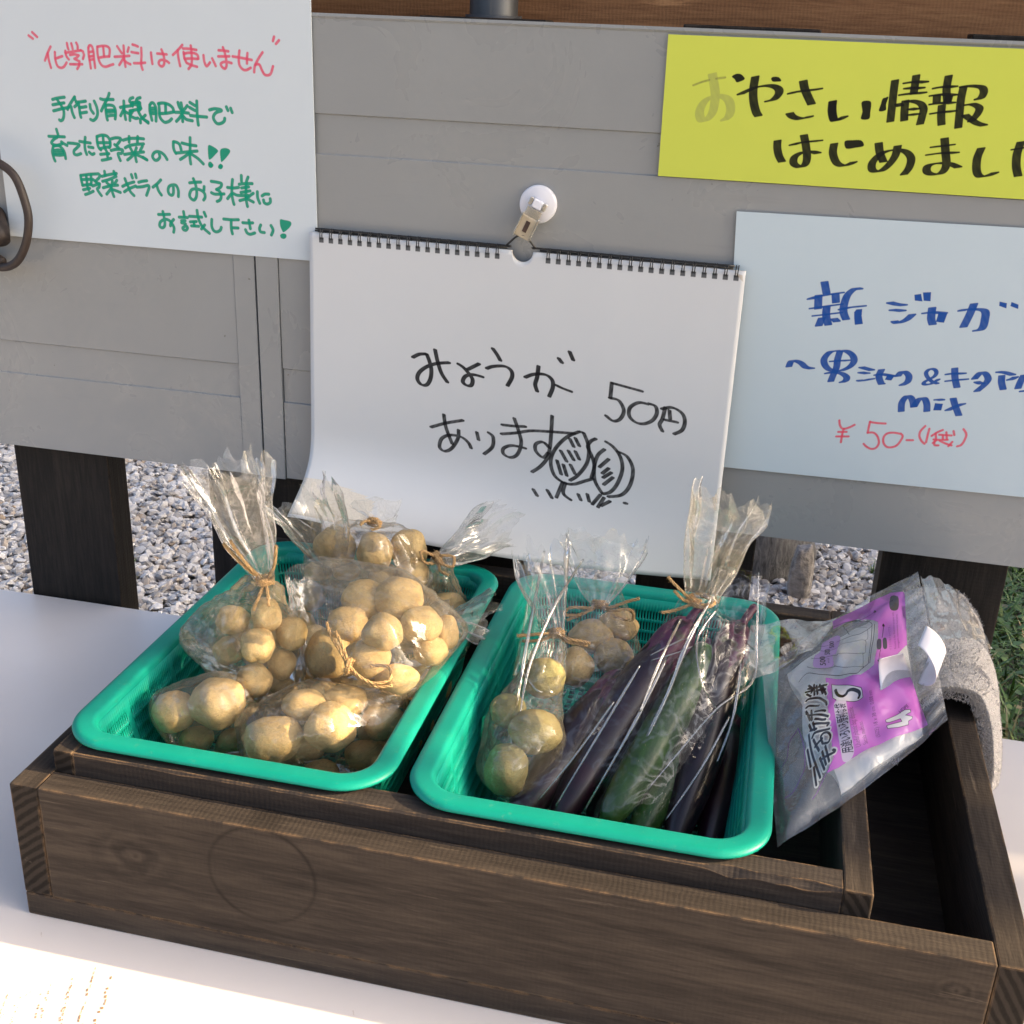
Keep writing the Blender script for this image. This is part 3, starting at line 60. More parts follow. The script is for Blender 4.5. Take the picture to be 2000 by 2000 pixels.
# ---------------------------------------------------------------- object helpers
def link(o, parent=None):
    COL.objects.link(o)
    if parent is not None: o.parent = parent
    return o
def tag(o, label=None, cat=None, group=None, kind=None):
    if label: o['label'] = label
    if cat: o['category'] = cat
    if group: o['group'] = group
    if kind: o['kind'] = kind
    return o
def empty(name, loc, label, cat, group=None):
    o = link(bpy.data.objects.new(name, None)); o.location = loc; o.empty_display_size = .05
    return tag(o, label, cat, group)
def mesh(name, v, f, mat=None, parent=None, smooth=False, uv=None):
    """vertices are world coordinates; kept relative to the parent's origin"""
    v = np.asarray(v, float)
    if parent is not None:
        off = np.array(parent.location)
        p = parent.parent
        while p is not None: off = off + np.array(p.location); p = p.parent
        v = v - off
    me = bpy.data.meshes.new(name)
    me.from_pydata(v.tolist(), [], [tuple(int(i) for i in q) for q in f])
    if uv is not None:
        l = me.uv_layers.new(name='uv'); li = np.zeros(len(me.loops), int); me.loops.foreach_get('vertex_index', li)
        l.data.foreach_set('uv', np.asarray(uv)[li].ravel())
    if smooth: me.polygons.foreach_set('use_smooth', [True] * len(me.polygons))
    if mat: me.materials.append(mat)
    me.update()
    return link(bpy.data.objects.new(name, me), parent)
def grid_faces(nu, nv, wrapv=False, base=0):
    f = []
    for i in range(nu - 1):
        for j in range(nv if wrapv else nv - 1):
            a = base + i * nv + j; b = base + i * nv + (j + 1) % nv
            f.append((a, b, b + nv, a + nv))
    return f
def box_vf(x0, x1, y0, y1, z0, z1):
    v = [(x, y, z) for x in (x0, x1) for y in (y0, y1) for z in (z0, z1)]
    f = [(0, 1, 3, 2), (4, 6, 7, 5), (0, 4, 5, 1), (2, 3, 7, 6), (0, 2, 6, 4), (1, 5, 7, 3)]
    return v, f
def box(name, x0, x1, y0, y1, z0, z1, mat, parent=None, bev=.001, seg=2):
    v, f = box_vf(x0, x1, y0, y1, z0, z1); o = mesh(name, v, f, mat, parent)
    if bev:
        m = o.modifiers.new('bevel', 'BEVEL'); m.width = bev; m.segments = seg
    return o
def tube_vf(pts, r, n=8, base=0, closed=False, rr=None):
    P = [Vector(p) for p in pts]; v = []; f = []; N = len(P); up = None
    for i in range(N):
        if closed: t = P[(i + 1) % N] - P[i - 1]
        else: t = P[min(i + 1, N - 1)] - P[max(i - 1, 0)]
        t = t.normalized() if t.length > 1e-9 else Vector((0, 0, 1))
        if up is None:
            up = t.orthogonal().normalized()
        up = (up - t * up.dot(t)); up = up.normalized() if up.length > 1e-6 else t.orthogonal().normalized()
        s = t.cross(up); q = r if rr is None else rr[i]
        for k in range(n):
            a = 2 * math.pi * k / n; v.append(P[i] + up * (q * math.cos(a)) + s * (q * math.sin(a)))
    for i in range(N if closed else N - 1):
        j = (i + 1) % N
        for k in range(n):
            f.append((base + i * n + k, base + i * n + (k + 1) % n, base + j * n + (k + 1) % n, base + j * n + k))
    if not closed:
        f.append(tuple(base + k for k in range(n))[::-1]); f.append(tuple(base + (N - 1) * n + k for k in range(n)))
    return [tuple(q) for q in v], f
class MB:
    def __init__(s): s.v = []; s.f = []
    def add(s, v, f):
        b = len(s.v); s.v += [tuple(q) for q in v]; s.f += [tuple(i + b for i in q) for q in f]
    def tube(s, pts, r, n=8, closed=False, rr=None): s.add(*tube_vf(pts, r, n, 0, closed, rr))
    def box(s, *a): s.add(*box_vf(*a))
    def build(s, name, mat, parent=None, smooth=False): return mesh(name, s.v, s.f, mat, parent, smooth)
def catmull(P, n=6, closed=False):
    P = np.asarray(P, float); out = []
    if len(P) < 3 and not closed:
        return np.array([P[0] + (P[-1] - P[0]) * t for t in np.linspace(0, 1, 2)]) if len(P) > 1 else P
    N = len(P)
    for i in range(N if closed else N - 1):
        if closed: a, b, c, d = P[i - 1], P[i], P[(i + 1) % N], P[(i + 2) % N]
        else: a, b, c, d = P[max(i - 1, 0)], P[i], P[i + 1], P[min(i + 2, N - 1)]
        for t in np.linspace(0, 1, n, endpoint=False):
            out.append(.5 * ((2 * b) + (-a + c) * t + (2 * a - 5 * b + 4 * c - d) * t * t + (-a + 3 * b - 3 * c + d) * t ** 3))
    if not closed: out.append(P[-1])
    return np.array(out)

# ---------------------------------------------------------------- material helpers
def mat(name):
    m = bpy.data.materials.new(name); m.use_nodes = True
    t = m.node_tree; b = t.nodes['Principled BSDF']
    return m, t, b
def N(t, kind, **kw):
    n = t.nodes.new('ShaderNode' + kind)
    for k, v in kw.items():
        if k.startswith('i_'): n.inputs[k[2:].replace('_', ' ')].default_value = v
        elif k.startswith('n_'): n.inputs[int(k[2:])].default_value = v
        else: setattr(n, k, v)
    return n
def ramp(t, src, stops):
    r = N(t, 'ValToRGB'); e = r.color_ramp.elements
    while len(e) < len(stops): e.new(.5)
    for q, (p, c) in zip(e, stops): q.position = p; q.color = (*c, 1) if len(c) == 3 else c
    if src is not None: t.links.new(src, r.inputs[0])
    return r.outputs[0]
def coords(t, scale=(1, 1, 1), rot=(0, 0, 0)):
    g = N(t, 'NewGeometry') if False else N(t, 'TexCoord'); mp = N(t, 'Mapping')
    mp.inputs['Scale'].default_value = scale; mp.inputs['Rotation'].default_value = rot
    t.links.new(g.outputs['Object'], mp.inputs[0]); return mp.outputs[0]
def tnoise(t, vec, scale, detail=4, rough=.5, dist=0):
    n = N(t, 'TexNoise'); n.inputs['Scale'].default_value = scale; n.inputs['Detail'].default_value = detail
    n.inputs['Roughness'].default_value = rough; n.inputs['Distortion'].default_value = dist
    t.links.new(vec, n.inputs['Vector']); return n.outputs['Fac']
def math_(t, op, a, b=None, c=None, clamp=False):
    n = N(t, 'Math', operation=op); n.use_clamp = clamp
    for i, q in enumerate((a, b, c)):
        if q is None: continue
        if isinstance(q, (int, float)): n.inputs[i].default_value = q
        else: t.links.new(q, n.inputs[i])
    return n.outputs[0]
def mixc(t, fac, a, b, mode='MIX'):
    n = N(t, 'Mix', data_type='RGBA', blend_type=mode)
    for s, q in ((0, fac), (6, a), (7, b)):
        if isinstance(q, (int, float)): n.inputs[s].default_value = q
        elif isinstance(q, tuple): n.inputs[s].default_value = (*q, 1) if len(q) == 3 else q
        else: t.links.new(q, n.inputs[s])
    return n.outputs[2]
def bump(t, h, strength, dist, b=None):
    n = N(t, 'Bump'); n.inputs['Strength'].default_value = strength; n.inputs['Distance'].default_value = dist
    t.links.new(h, n.inputs['Height'])
    if b is not None: t.links.new(n.outputs[0], b.inputs['Normal'])
    return n.outputs[0]

def wood(name, axis, base, light, knots=(), wear=.85, rings=(), rough=.82):
    """dark stained sawn board: grain along `axis`, saw ripples across it, worn pale edges, knots, ring stain"""
    m, t, b = mat(name)
    sc = {'x': (1.3, 22, 22), 'y': (22, 1.3, 22), 'z': (22, 22, 1.3)}[axis]
    g = coords(t); v = coords(t, sc)
    grain = tnoise(t, v, 3.2, 8, .62, .5)
    fine = tnoise(t, coords(t, tuple(q * (3 if q > 5 else 4) for q in sc)), 6, 6, .7)
    blotch = tnoise(t, g, 9, 4, .6)
    h = math_(t, 'ADD', math_(t, 'MULTIPLY', grain, .50), math_(t, 'MULTIPLY', fine, .50))
    sep = N(t, 'SeparateXYZ'); t.links.new(g, sep.inputs[0])
    for (kx, kz, kr) in knots:
        dx = math_(t, 'SUBTRACT', sep.outputs[0], kx); dz = math_(t, 'MULTIPLY', math_(t, 'SUBTRACT', sep.outputs[2], kz), 1.35)
        d = math_(t, 'SQRT', math_(t, 'ADD', math_(t, 'MULTIPLY', dx, dx), math_(t, 'MULTIPLY', dz, dz)))
        d = math_(t, 'ADD', d, math_(t, 'MULTIPLY', math_(t, 'SUBTRACT', tnoise(t, g, 60, 3), .5), kr * 1.6))
        near = math_(t, 'SUBTRACT', 1.0, math_(t, 'DIVIDE', d, kr * 2.2), clamp=True)
        rg = math_(t, 'MULTIPLY', math_(t, 'ADD', math_(t, 'SINE', math_(t, 'MULTIPLY', d, 6.283 / (kr * .95))), 1.0), .5)
        h = N_mix(t, math_(t, 'MULTIPLY', near, .28), h, math_(t, 'MULTIPLY', rg, .75))
    col = ramp(t, h, [(.30, tuple(c * .38 for c in base)), (.47, base), (.62, tuple(.45 * a + .55 * c for a, c in zip(light, base))), (.85, tuple(.7 * a + .3 * c for a, c in zip(light, base)))])
    col = mixc(t, math_(t, 'MULTIPLY', blotch, .6), col, tuple(c * .55 for c in base), 'MIX')
    for (kx, kz, kr, kw) in rings:
        dx = math_(t, 'SUBTRACT', sep.outputs[0], kx); dz = math_(t, 'SUBTRACT', sep.outputs[2], kz)
        d = math_(t, 'SQRT', math_(t, 'ADD', math_(t, 'MULTIPLY', dx, dx), math_(t, 'MULTIPLY', dz, dz)))
        q = math_(t, 'SUBTRACT', 1.0, math_(t, 'DIVIDE', math_(t, 'ABSOLUTE', math_(t, 'SUBTRACT', d, kr)), kw), clamp=True)
        q = math_(t, 'MULTIPLY', q, math_(t, 'MULTIPLY', tnoise(t, g, 28, 3), 1.1))
        col = mixc(t, q, col, tuple(c * .35 for c in base))
    # end grain drinks more stain: darker, with growth rings
    ge0 = N(t, 'TexCoord'); sn = N(t, 'SeparateXYZ'); t.links.new(ge0.outputs['Normal'], sn.inputs[0])
    eg = math_(t, 'GREATER_THAN', math_(t, 'ABSOLUTE', sn.outputs[{'x': 0, 'y': 1, 'z': 2}[axis]]), .8)
    rgw = N(t, 'TexWave', wave_type='RINGS', rings_direction={'x': 'X', 'y': 'Y', 'z': 'Z'}[axis]); rgw.inputs['Scale'].default_value = 55; rgw.inputs['Distortion'].default_value = 2.5; rgw.inputs['Detail'].default_value = 3
    mpv = N(t, 'Mapping'); mpv.inputs['Location'].default_value = (.11, .03, .16); t.links.new(g, mpv.inputs[0]); t.links.new(mpv.outputs[0], rgw.inputs[0])
    egc = ramp(t, rgw.outputs['Fac'], [(.2, tuple(c * .28 for c in base)), (.8, tuple(c * .75 for c in base))])
    col = mixc(t, eg, col, egc)
    # worn edges: where the rounded normal leaves the flat one
    bv = N(t, 'Bevel', samples=4); bv.inputs['Radius'].default_value = .0016
    ge = N(t, 'NewGeometry'); dt = N(t, 'VectorMath', operation='DOT_PRODUCT')
    t.links.new(bv.outputs[0], dt.inputs[0]); t.links.new(ge.outputs['Normal'], dt.inputs[1])
    e = math_(t, 'MULTIPLY', math_(t, 'SUBTRACT', 1.0, dt.outputs['Value']), 7.0, clamp=True)
    e = math_(t, 'MULTIPLY', e, ramp(t, tnoise(t, g, 55, 5, .7), [(.42, (0, 0, 0)), (.58, (1, 1, 1))]))
    scf = ramp(t, tnoise(t, coords(t, tuple(q * .5 for q in sc)), 9, 7, .75, .4), [(.62, (0, 0, 0)), (.70, (.5, .5, .5))])
    col = mixc(t, scf, col, tuple(min(1, c * 1.25) for c in light))
    col = mixc(t, math_(t, 'MULTIPLY', e, wear), col, (.36, .22, .11))
    t.links.new(col, b.inputs['Base Color']); b.inputs['Roughness'].default_value = rough
    b.inputs['Specular IOR Level'].default_value = .18
    wv = N(t, 'TexWave', wave_type='BANDS', bands_direction={'x': 'X', 'y': 'Y', 'z': 'Z'}[axis])
    wv.inputs['Scale'].default_value = 95; wv.inputs['Distortion'].default_value = 3.5; wv.inputs['Detail'].default_value = 2
    t.links.new(g, wv.inputs[0])
    hh = math_(t, 'ADD', h, math_(t, 'MULTIPLY', math_(t, 'MULTIPLY', wv.outputs['Fac'], blotch), .15))
    bump(t, hh, .7, .0014, b)
    return m
def N_mix(t, f, a, c):
    n = N(t, 'Mix', data_type='FLOAT')
    for s, q in ((0, f), (2, a), (3, c)):
        if isinstance(q, (int, float)): n.inputs[s].default_value = q
        else: t.links.new(q, n.inputs[s])
    return n.outputs[0]
def simple(name, color, rough=.5, nscale=40, nvar=.12, bstr=.1, bdist=.001, spec=.5, metal=0, sub=0):
    m, t, b = mat(name); g = coords(t)
    f = tnoise(t, g, nscale, 5, .6)
    t.links.new(ramp(t, f, [(.3, tuple(c * (1 - nvar) for c in color)), (.7, tuple(min(1, c * (1 + nvar)) for c in color))]), b.inputs['Base Color'])
    b.inputs['Roughness'].default_value = rough; b.inputs['Specular IOR Level'].default_value = spec; b.inputs['Metallic'].default_value = metal
    if sub: b.inputs['Subsurface Weight'].default_value = sub; b.inputs['Subsurface Radius'].default_value = (.01, .005, .002)
    if bstr: bump(t, f, bstr, bdist, b)
    return m

DK, LT = (.043, .034, .028), (.125, .098, .074)
W_x = wood('stained_wood_x', 'x', DK, LT)
W_y = wood('stained_wood_y', 'y', DK, LT)
W_front = wood('stained_wood_front', 'x', DK, LT, knots=((-.2238, .0663, .017), (.275, .0834, .008)), rings=((-.1363, .0707, .0355, .0022),))
W_in = wood('stained_wood_inner', 'x', (.038, .031, .028), (.105, .083, .066))
W_slat = wood('black_stained_slat', 'z', (.016, .014, .0125), (.060, .048, .038), wear=.25, rough=.6)
W_ply = wood('brown_board', 'x', (.27, .13, .06), (.50, .27, .125), wear=.1)

def film(name, tint=(1, 1, 1), haze=.085, gloss=.02, rough=.07, bs=.24, f3k=.34, ck=.10, fr=.58, hz=(.95, .87, .68)):  # default hz paints the warm cast of sun and potatoes into the haze
    """thin clear film: transparent + fresnel gloss + a little milky haze that thickens where seen edge-on"""
    m = bpy.data.materials.new(name); m.use_nodes = True; t = m.node_tree
    for n in list(t.nodes):
        if n.type != 'OUTPUT_MATERIAL': t.nodes.remove(n)
    out = [n for n in t.nodes if n.type == 'OUTPUT_MATERIAL'][0]
    g = coords(t)
    h = math_(t, 'ADD', tnoise(t, g, 48, 2, .5, 1.4), math_(t, 'MULTIPLY', tnoise(t, g, 150, 2, .5, .6), .2))
    nb = bump(t, h, bs, .003)
    tr = N(t, 'BsdfTransparent'); tr.inputs[0].default_value = (*tint, 1)
    gl = N(t, 'BsdfGlossy'); gl.inputs['Roughness'].default_value = rough; t.links.new(nb, gl.inputs['Normal'])
    df = N(t, 'BsdfDiffuse'); df.inputs[0].default_value = (*hz, 1)
    tl = N(t, 'BsdfTranslucent'); tl.inputs[0].default_value = (*hz, 1)
    dm = N(t, 'MixShader'); dm.inputs[0].default_value = .55
    t.links.new(df.outputs[0], dm.inputs[1]); t.links.new(tl.outputs[0], dm.inputs[2])
    lw = N(t, 'LayerWeight'); lw.inputs[0].default_value = .30; t.links.new(nb, lw.inputs['Normal'])
    f3 = math_(t, 'POWER', lw.outputs['Facing'], 3.0)
    cre = ramp(t, tnoise(t, g, 42, 1, .5, 2.2), [(.45, (0, 0, 0)), (.5, (1, 1, 1)), (.55, (0, 0, 0))])
    hf = math_(t, 'ADD', math_(t, 'ADD', math_(t, 'MULTIPLY', f3, f3k), haze), math_(t, 'MULTIPLY', cre, ck), clamp=True)
    m1 = N(t, 'MixShader'); t.links.new(hf, m1.inputs[0]); t.links.new(tr.outputs[0], m1.inputs[1]); t.links.new(dm.outputs[0], m1.inputs[2])
    gf = math_(t, 'ADD', math_(t, 'ADD', math_(t, 'MULTIPLY', lw.outputs['Fresnel'], fr), gloss), math_(t, 'MULTIPLY', cre, .07), clamp=True)
    m2 = N(t, 'MixShader'); t.links.new(gf, m2.inputs[0]); t.links.new(m1.outputs[0], m2.inputs[1]); t.links.new(gl.outputs[0], m2.inputs[2])
    t.links.new(m2.outputs[0], out.inputs[0]); return m
CELLO = film('cellophane')
CELLO_GLARE = film('glare_cellophane', haze=.13, gloss=.03, rough=.10, bs=.35, f3k=.40, ck=.12, fr=.7, hz=(.95, .90, .76))  # extra haze painted in for sunlit glare on flared tops
CELLO_CLEAR = film('stiff_clear_film', haze=.004, gloss=.004, rough=.035, bs=.06, f3k=.08, ck=.015, fr=.34)
POLY = film('milky_package_film', haze=.045, gloss=.015, rough=.12, hz=(.85, .86, .86))
JUTE = simple('jute_twine', (.50, .32, .15), .9, 900, .35, .5, .0006, .1)

# ---------------------------------------------------------------- printed ink: strokes rasterised to a paint mask
class Canvas:
    """an RGBA picture painted here from pen strokes; x,z (or u,v) in units of 0.1 mm"""
    def __init__(s, x0, x1, y0, y1, res):
        s.x0, s.y0, s.k = x0, y0, res; s.w = int((x1 - x0) * res); s.h = int((y1 - y0) * res); s.x1, s.y1 = x1, y1
        s.a = np.zeros((s.h, s.w), np.float32); s.c = np.zeros((s.h, s.w, 3), np.float32)
    def px(s, P): return (np.asarray(P, float) - (s.x0, s.y0)) * s.k
    def blend(s, sl, cov, col):
        A = s.a[sl]; s.c[sl] = np.where((A + cov)[..., None] > 1e-6, (s.c[sl] * A[..., None] * (1 - cov[..., None]) + np.array(col) * cov[..., None]) / np.maximum(A * (1 - cov) + cov, 1e-6)[..., None], 0)
        s.a[sl] = A * (1 - cov) + cov
    def region(s, P, pad):
        x0, y0 = np.floor(P.min(0) - pad).astype(int); x1, y1 = np.ceil(P.max(0) + pad).astype(int) + 1
        x0, y0 = max(x0, 0), max(y0, 0); x1, y1 = min(x1, s.w), min(y1, s.h)
        if x1 <= x0 or y1 <= y0: return None
        return x0, y0, x1, y1
    def capsules(s, segs, r, col, dens=1.0, streak=0):
        """union of capsules [(p,q)], then one blend"""
        if not len(segs): return
        allp = np.array([p for q in segs for p in q]); g = s.region(allp, r + 2)
        if g is None: return
        x0, y0, x1, y1 = g; D = np.full((y1 - y0, x1 - x0), 1e9, np.float32)
        for p, q in segs:
            gg = s.region(np.array([p, q]), r + 2)
            if gg is None: continue
            a0, b0, a1, b1 = gg; X, Y = np.meshgrid(np.arange(a0, a1) + .5, np.arange(b0, b1) + .5)
            d = q - p; L = float(d @ d) + 1e-9; tt = np.clip(((X - p[0]) * d[0] + (Y - p[1]) * d[1]) / L, 0, 1)
            dd = np.hypot(X - p[0] - tt * d[0], Y - p[1] - tt * d[1])
            v = D[b0 - y0:b1 - y0, a0 - x0:a1 - x0]; np.minimum(v, dd, out=v)
        cov = np.clip(r - D + .5, 0, 1) * dens
        if streak:
            Y, X = np.mgrid[y0:y1, x0:x1]
            n = np.sin(X * .11 + 2 * np.sin(Y * .05)) * np.sin(Y * .13 + X * .03) + .6 * np.sin(X * .37 + Y * .21)
            cov = cov * np.clip(1 - streak * (.5 + .35 * n), 0, 1)
        s.blend((slice(y0, y1), slice(x0, x1)), cov.astype(np.float32), col)
    def stroke(s, P, width, col, nib=(0, 0), dens=1., streak=0, straight=False, taper=0):
        P = s.px(P); nb = np.array(nib) * s.k; r = width * s.k / 2
        if np.abs(nb).sum() > 0 and len(P) > 1:      # keep the marked ends where they are
            for e, o in ((0, 1), (-1, -2)):
                d = P[o] - P[e]; L = np.hypot(*d)
                if L > 1: P[e] = P[e] + d / L * min(abs(d[0]) / L * abs(nb[0]) * .45, L * .45)
        Q = P if straight else catmull(P, 7)
        n = 1 if np.abs(nb).sum() == 0 else max(2, int(np.hypot(*nb) / max(r, 1) / .9) + 1)
        segs = []
        for k in range(n):
            o = nb * (k / (n - 1) - .5) if n > 1 else nb * 0
            if len(Q) == 1: segs.append((Q[0] + o, Q[0] + o + .01))
            segs += [(Q[i] + o, Q[i + 1] + o) for i in range(len(Q) - 1)]
        if n > 1: segs += [(q - nb / 2, q + nb / 2) for q in Q]
        s.capsules(segs, r, col, dens, streak)
    def poly(s, P, col, dens=1., smooth=False, aa=2):
        P = s.px(P)
        if smooth: P = catmull(P, 5, True)
        g = s.region(P, 2)
        if g is None: return
        x0, y0, x1, y1 = g; acc = 0
        for ox in (.25, .75):
            for oy in (.25, .75):
                X, Y = np.meshgrid(np.arange(x0, x1) + ox, np.arange(y0, y1) + oy); ins = np.zeros(X.shape, bool)
                for i in range(len(P)):
                    a, b = P[i - 1], P[i]
                    if a[1] == b[1]: continue
                    ins ^= ((Y < a[1]) != (Y < b[1])) & (X < (b[0] - a[0]) * (Y - a[1]) / (b[1] - a[1]) + a[0])
                acc = acc + ins * .25
        s.blend((slice(y0, y1), slice(x0, x1)), (acc * dens).astype(np.float32), col)
    def draw(s, key, width, col, nib=(0, 0), dens=1., streak=0, psmooth=True):
        for st in DATA['D'][key].split('|'):
            fl = st[0] if st[0] in '!#' else ''; P = np.array([int(q) for q in st[len(fl):].split(',')], float).reshape(-1, 2)
            if fl == '#': s.poly(P, col, dens, psmooth); continue
            s.stroke(P, width, col, nib, dens, streak, fl == '!')
    def text(s, body, a, b, h, col, dens=1.):
        """printed words: baseline a->b, h = a point one letter height above a"""
        cu = bpy.data.curves.new('txt', 'FONT'); cu.body = body; cu.resolution_u = 3
        ob = bpy.data.objects.new('txt', cu); COL.objects.link(ob); bpy.context.view_layer.update()
        me = ob.evaluated_get(bpy.context.evaluated_depsgraph_get()).to_mesh(); me.calc_loop_triangles()
        V = np.array([v.co[:2] for v in me.vertices]); T = [tuple(q.vertices) for q in me.loop_triangles]
        if len(V):
            a, b, h = (np.array(q) * 1e4 for q in (a, b, h)); W = V[:, 0].max()
            V = a + V[:, :1] / W * (b - a) + V[:, 1:2] / .72 * (h - a)
            P = s.px(V); g = s.region(P, 2)
            if g:
                x0, y0, x1, y1 = g; acc = np.zeros((y1 - y0, x1 - x0), np.float32)
                for tr in T:
                    q = P[list(tr)]; gg = s.region(q, 1)
                    if gg is None: continue
                    a0, b0, a1, b1 = gg
                    for ox, oy in ((.3, .3), (.7, .3), (.3, .7), (.7, .7)):
                        X, Y = np.meshgrid(np.arange(a0, a1) + ox, np.arange(b0, b1) + oy)
                        e = [(q[(i + 1) % 3][0] - q[i][0]) * (Y - q[i][1]) - (q[(i + 1) % 3][1] - q[i][1]) * (X - q[i][0]) for i in range(3)]
                        ins = ((e[0] >= 0) & (e[1] >= 0) & (e[2] >= 0)) | ((e[0] <= 0) & (e[1] <= 0) & (e[2] <= 0))
                        acc[b0 - y0:b1 - y0, a0 - x0:a1 - x0] += ins * .25
                s.blend((slice(y0, y1), slice(x0, x1)), np.clip(acc, 0, 1) * dens, col)
        bpy.data.objects.remove(ob); bpy.data.curves.remove(cu)
    def image(s, name):
        im = bpy.data.images.new(name, s.w, s.h, alpha=True, float_buffer=True); im.colorspace_settings.name = 'Non-Color'
        im.alpha_mode = 'STRAIGHT'
        im.pixels.foreach_set(np.dstack([s.c, s.a]).astype(np.float32).ravel()); im.update(); return im

def paper(name, color, canvas, rough=.45, var=.03, lam=0, print_rough=None, translucent=0):
    m, t, b = mat(name); im = N(t, 'TexImage'); im.image = canvas.image(name + '_ink'); im.extension = 'CLIP'; im.interpolation = 'Cubic'
    u = N(t, 'UVMap'); t.links.new(u.outputs[0], im.inputs[0])
    g = coords(t); f = tnoise(t, g, 7, 5, .6); fib = tnoise(t, g, 900, 3, .7)
    c = ramp(t, f, [(.3, tuple(q * (1 - var) for q in color)), (.7, color)])
    t.links.new(mixc(t, im.outputs['Alpha'], c, im.outputs['Color']), b.inputs['Base Color'])
    b.inputs['Roughness'].default_value = rough; b.inputs['Specular IOR Level'].default_value = .16
    if lam: b.inputs['Coat Weight'].default_value = lam; b.inputs['Coat Roughness'].default_value = .18
    bump(t, math_(t, 'ADD', math_(t, 'MULTIPLY', fib, .05), math_(t, 'MULTIPLY', tnoise(t, g, 18, 3), 1.2)), .12, .0025, b)
    return m

# ================================================================ SETTING: ground, gravel, grass
GZ = -.70
gm = simple('earth', (.24, .21, .17), .95, 6, .3, .4, .02)
gv, gf = [(-120, -120, GZ - .012), (120, -120, GZ - .012), (120, 120, GZ - .012), (-120, 120, GZ - .012)], [(0, 1, 2, 3)]
tag(mesh('ground', gv, gf, gm), kind='structure')

def rock_shapes(n, seed):
    out = []
    rr = np.random.default_rng(seed)
    for k in range(n):
        bm = bmesh.new(); bmesh.ops.create_icosphere(bm, subdivisions=1, radius=1)
        v = np.array([q.co[:] for q in bm.verts]); f = [tuple(q.index for q in p.verts) for p in bm.faces]; bm.free()
        for _ in range(7):
            d = rr.normal(size=3); d /= np.linalg.norm(d); h = rr.uniform(.45, .8); pr = v @ d
            v = v - np.outer(np.maximum(pr - h, 0), d)
        v = v * rr.uniform(.85, 1.15, (len(v), 1)) * np.array([1, rr.uniform(.6, .9), rr.uniform(.38, .6)])
        out.append((v, np.array(f)))
    return out
import bmesh
RK = rock_shapes(10, 3)
def scatter_stones(name, x0, x1, y0, y1, pitch, size, m, keep=lambda x, y: True):
    V = []; F = []; b = 0
    for ix in range(int((x1 - x0) / pitch)):
        for iy in range(int((y1 - y0) / pitch)):
            x = x0 + (ix + rng.uniform(0, 1)) * pitch; y = y0 + (iy + rng.uniform(0, 1)) * pitch
            if not keep(x, y): continue
            v, f = RK[rng.integers(len(RK))]
            s = size * rng.uniform(.55, 1.25); a = rng.uniform(0, 6.28); tx, ty = rng.uniform(-.6, .6, 2)
            M = (Matrix.Rotation(a, 3, 'Z') @ Matrix.Rotation(tx, 3, 'X') @ Matrix.Rotation(ty, 3, 'Y'))
            q = v @ np.array(M).T * s + np.array([x, y, GZ + rng.uniform(-.006, .008)])
            V.append(q); F.append(f + b); b += len(q)
    return tag(mesh(name, np.concatenate(V), np.concatenate(F), m), kind='stuff')
m, t, b = mat('crushed_stone')
ri = N(t, 'NewGeometry'); g = coords(t)
c1 = ramp(t, ri.outputs['Random Per Island'], [(0, (.30, .295, .29)), (.25, (.52, .51, .505)), (.6, (.70, .70, .70)), (.85, (.80, .80, .81)), (.93, (.36, .28, .20)), (1, (.74, .74, .74))])
t.links.new(mixc(t, math_(t, 'MULTIPLY', tnoise(t, g, 160, 5, .7), .5), c1, (.16, .15, .14)), b.inputs['Base Color'])
b.inputs['Roughness'].default_value = .8; bump(t, tnoise(t, g, 260, 5, .7), .5, .002, b)
edge_x = lambda x, y: x < .44 + .10 * math.sin(y * 5.1) + .05 * math.sin(y * 13)
scatter_stones('gravel', -2.5, .62, 1.85, 3.35, .0138, .0172, m, edge_x)

# grass: arching blades with a few broad leaves
gr, t, b = mat('grass_blade'); ri = N(t, 'NewGeometry')
t.links.new(ramp(t, ri.outputs['Random Per Island'], [(0, (.045, .10, .018)), (.5, (.075, .16, .028)), (.86, (.12, .21, .045)), (1, (.30, .24, .12))]), b.inputs['Base Color'])
b.inputs['Roughness'].default_value = .5; b.inputs['Transmission Weight'].default_value = 0
b.inputs['Subsurface Weight'].default_value = .2; b.inputs['Subsurface Radius'].default_value = (.004, .008, .002)
def blade(x, y, L, wd, a, bend, lean, n=5):
    v = []; dx, dy = math.cos(a), math.sin(a)
    for i in range(n):
        q = i / (n - 1); th = lean + bend * q
        px = x + dx * L * q * math.sin(th); py = y + dy * L * q * math.sin(th); pz = GZ + L * q * math.cos(th) * (1 - .12 * q)
        ww = wd * (1 - q ** 1.8) * .5 + .0002
        v += [(px - dy * ww, py + dx * ww, pz), (px + dy * ww, py - dx * ww, pz)]
    f = [(2 * i, 2 * i + 1, 2 * i + 3, 2 * i + 2) for i in range(n - 1)]
    return v, f
def grass_patch(name, spots, label=None):
    mb = MB()
    for (x, y, s) in spots:
        mb.add(*blade(x, y, rng.uniform(.05, .13) * s, rng.uniform(.003, .0075), rng.uniform(0, 6.28), rng.uniform(.2, 1.3), rng.uniform(.05, .7)))
        if rng.random() < .10:
            h = rng.uniform(.02, .05) * s; a0 = rng.uniform(0, 6.28); r = rng.uniform(.006, .011)
            for k in range(3):
                a = a0 + k * 2.09; cx, cy = x + math.cos(a) * r, y + math.sin(a) * r
                ring = [(cx + r * .95 * math.cos(q), cy + r * .95 * math.sin(q), GZ + h + .003 * math.sin(q + a)) for q in np.linspace(0, 6.28, 9)[:-1]]
                mb.add(ring, [tuple(range(8))])
    return tag(mb.build(name, gr), kind='stuff')
sp = []
for i in range(9500):
    x, y = rng.uniform(.30, 1.35), rng.uniform(1.75, 3.5)
    if not edge_x(x, y) and (x < .52) * rng.random() < .72: sp.append((x, y, 1))
grass_patch('grass', sp)
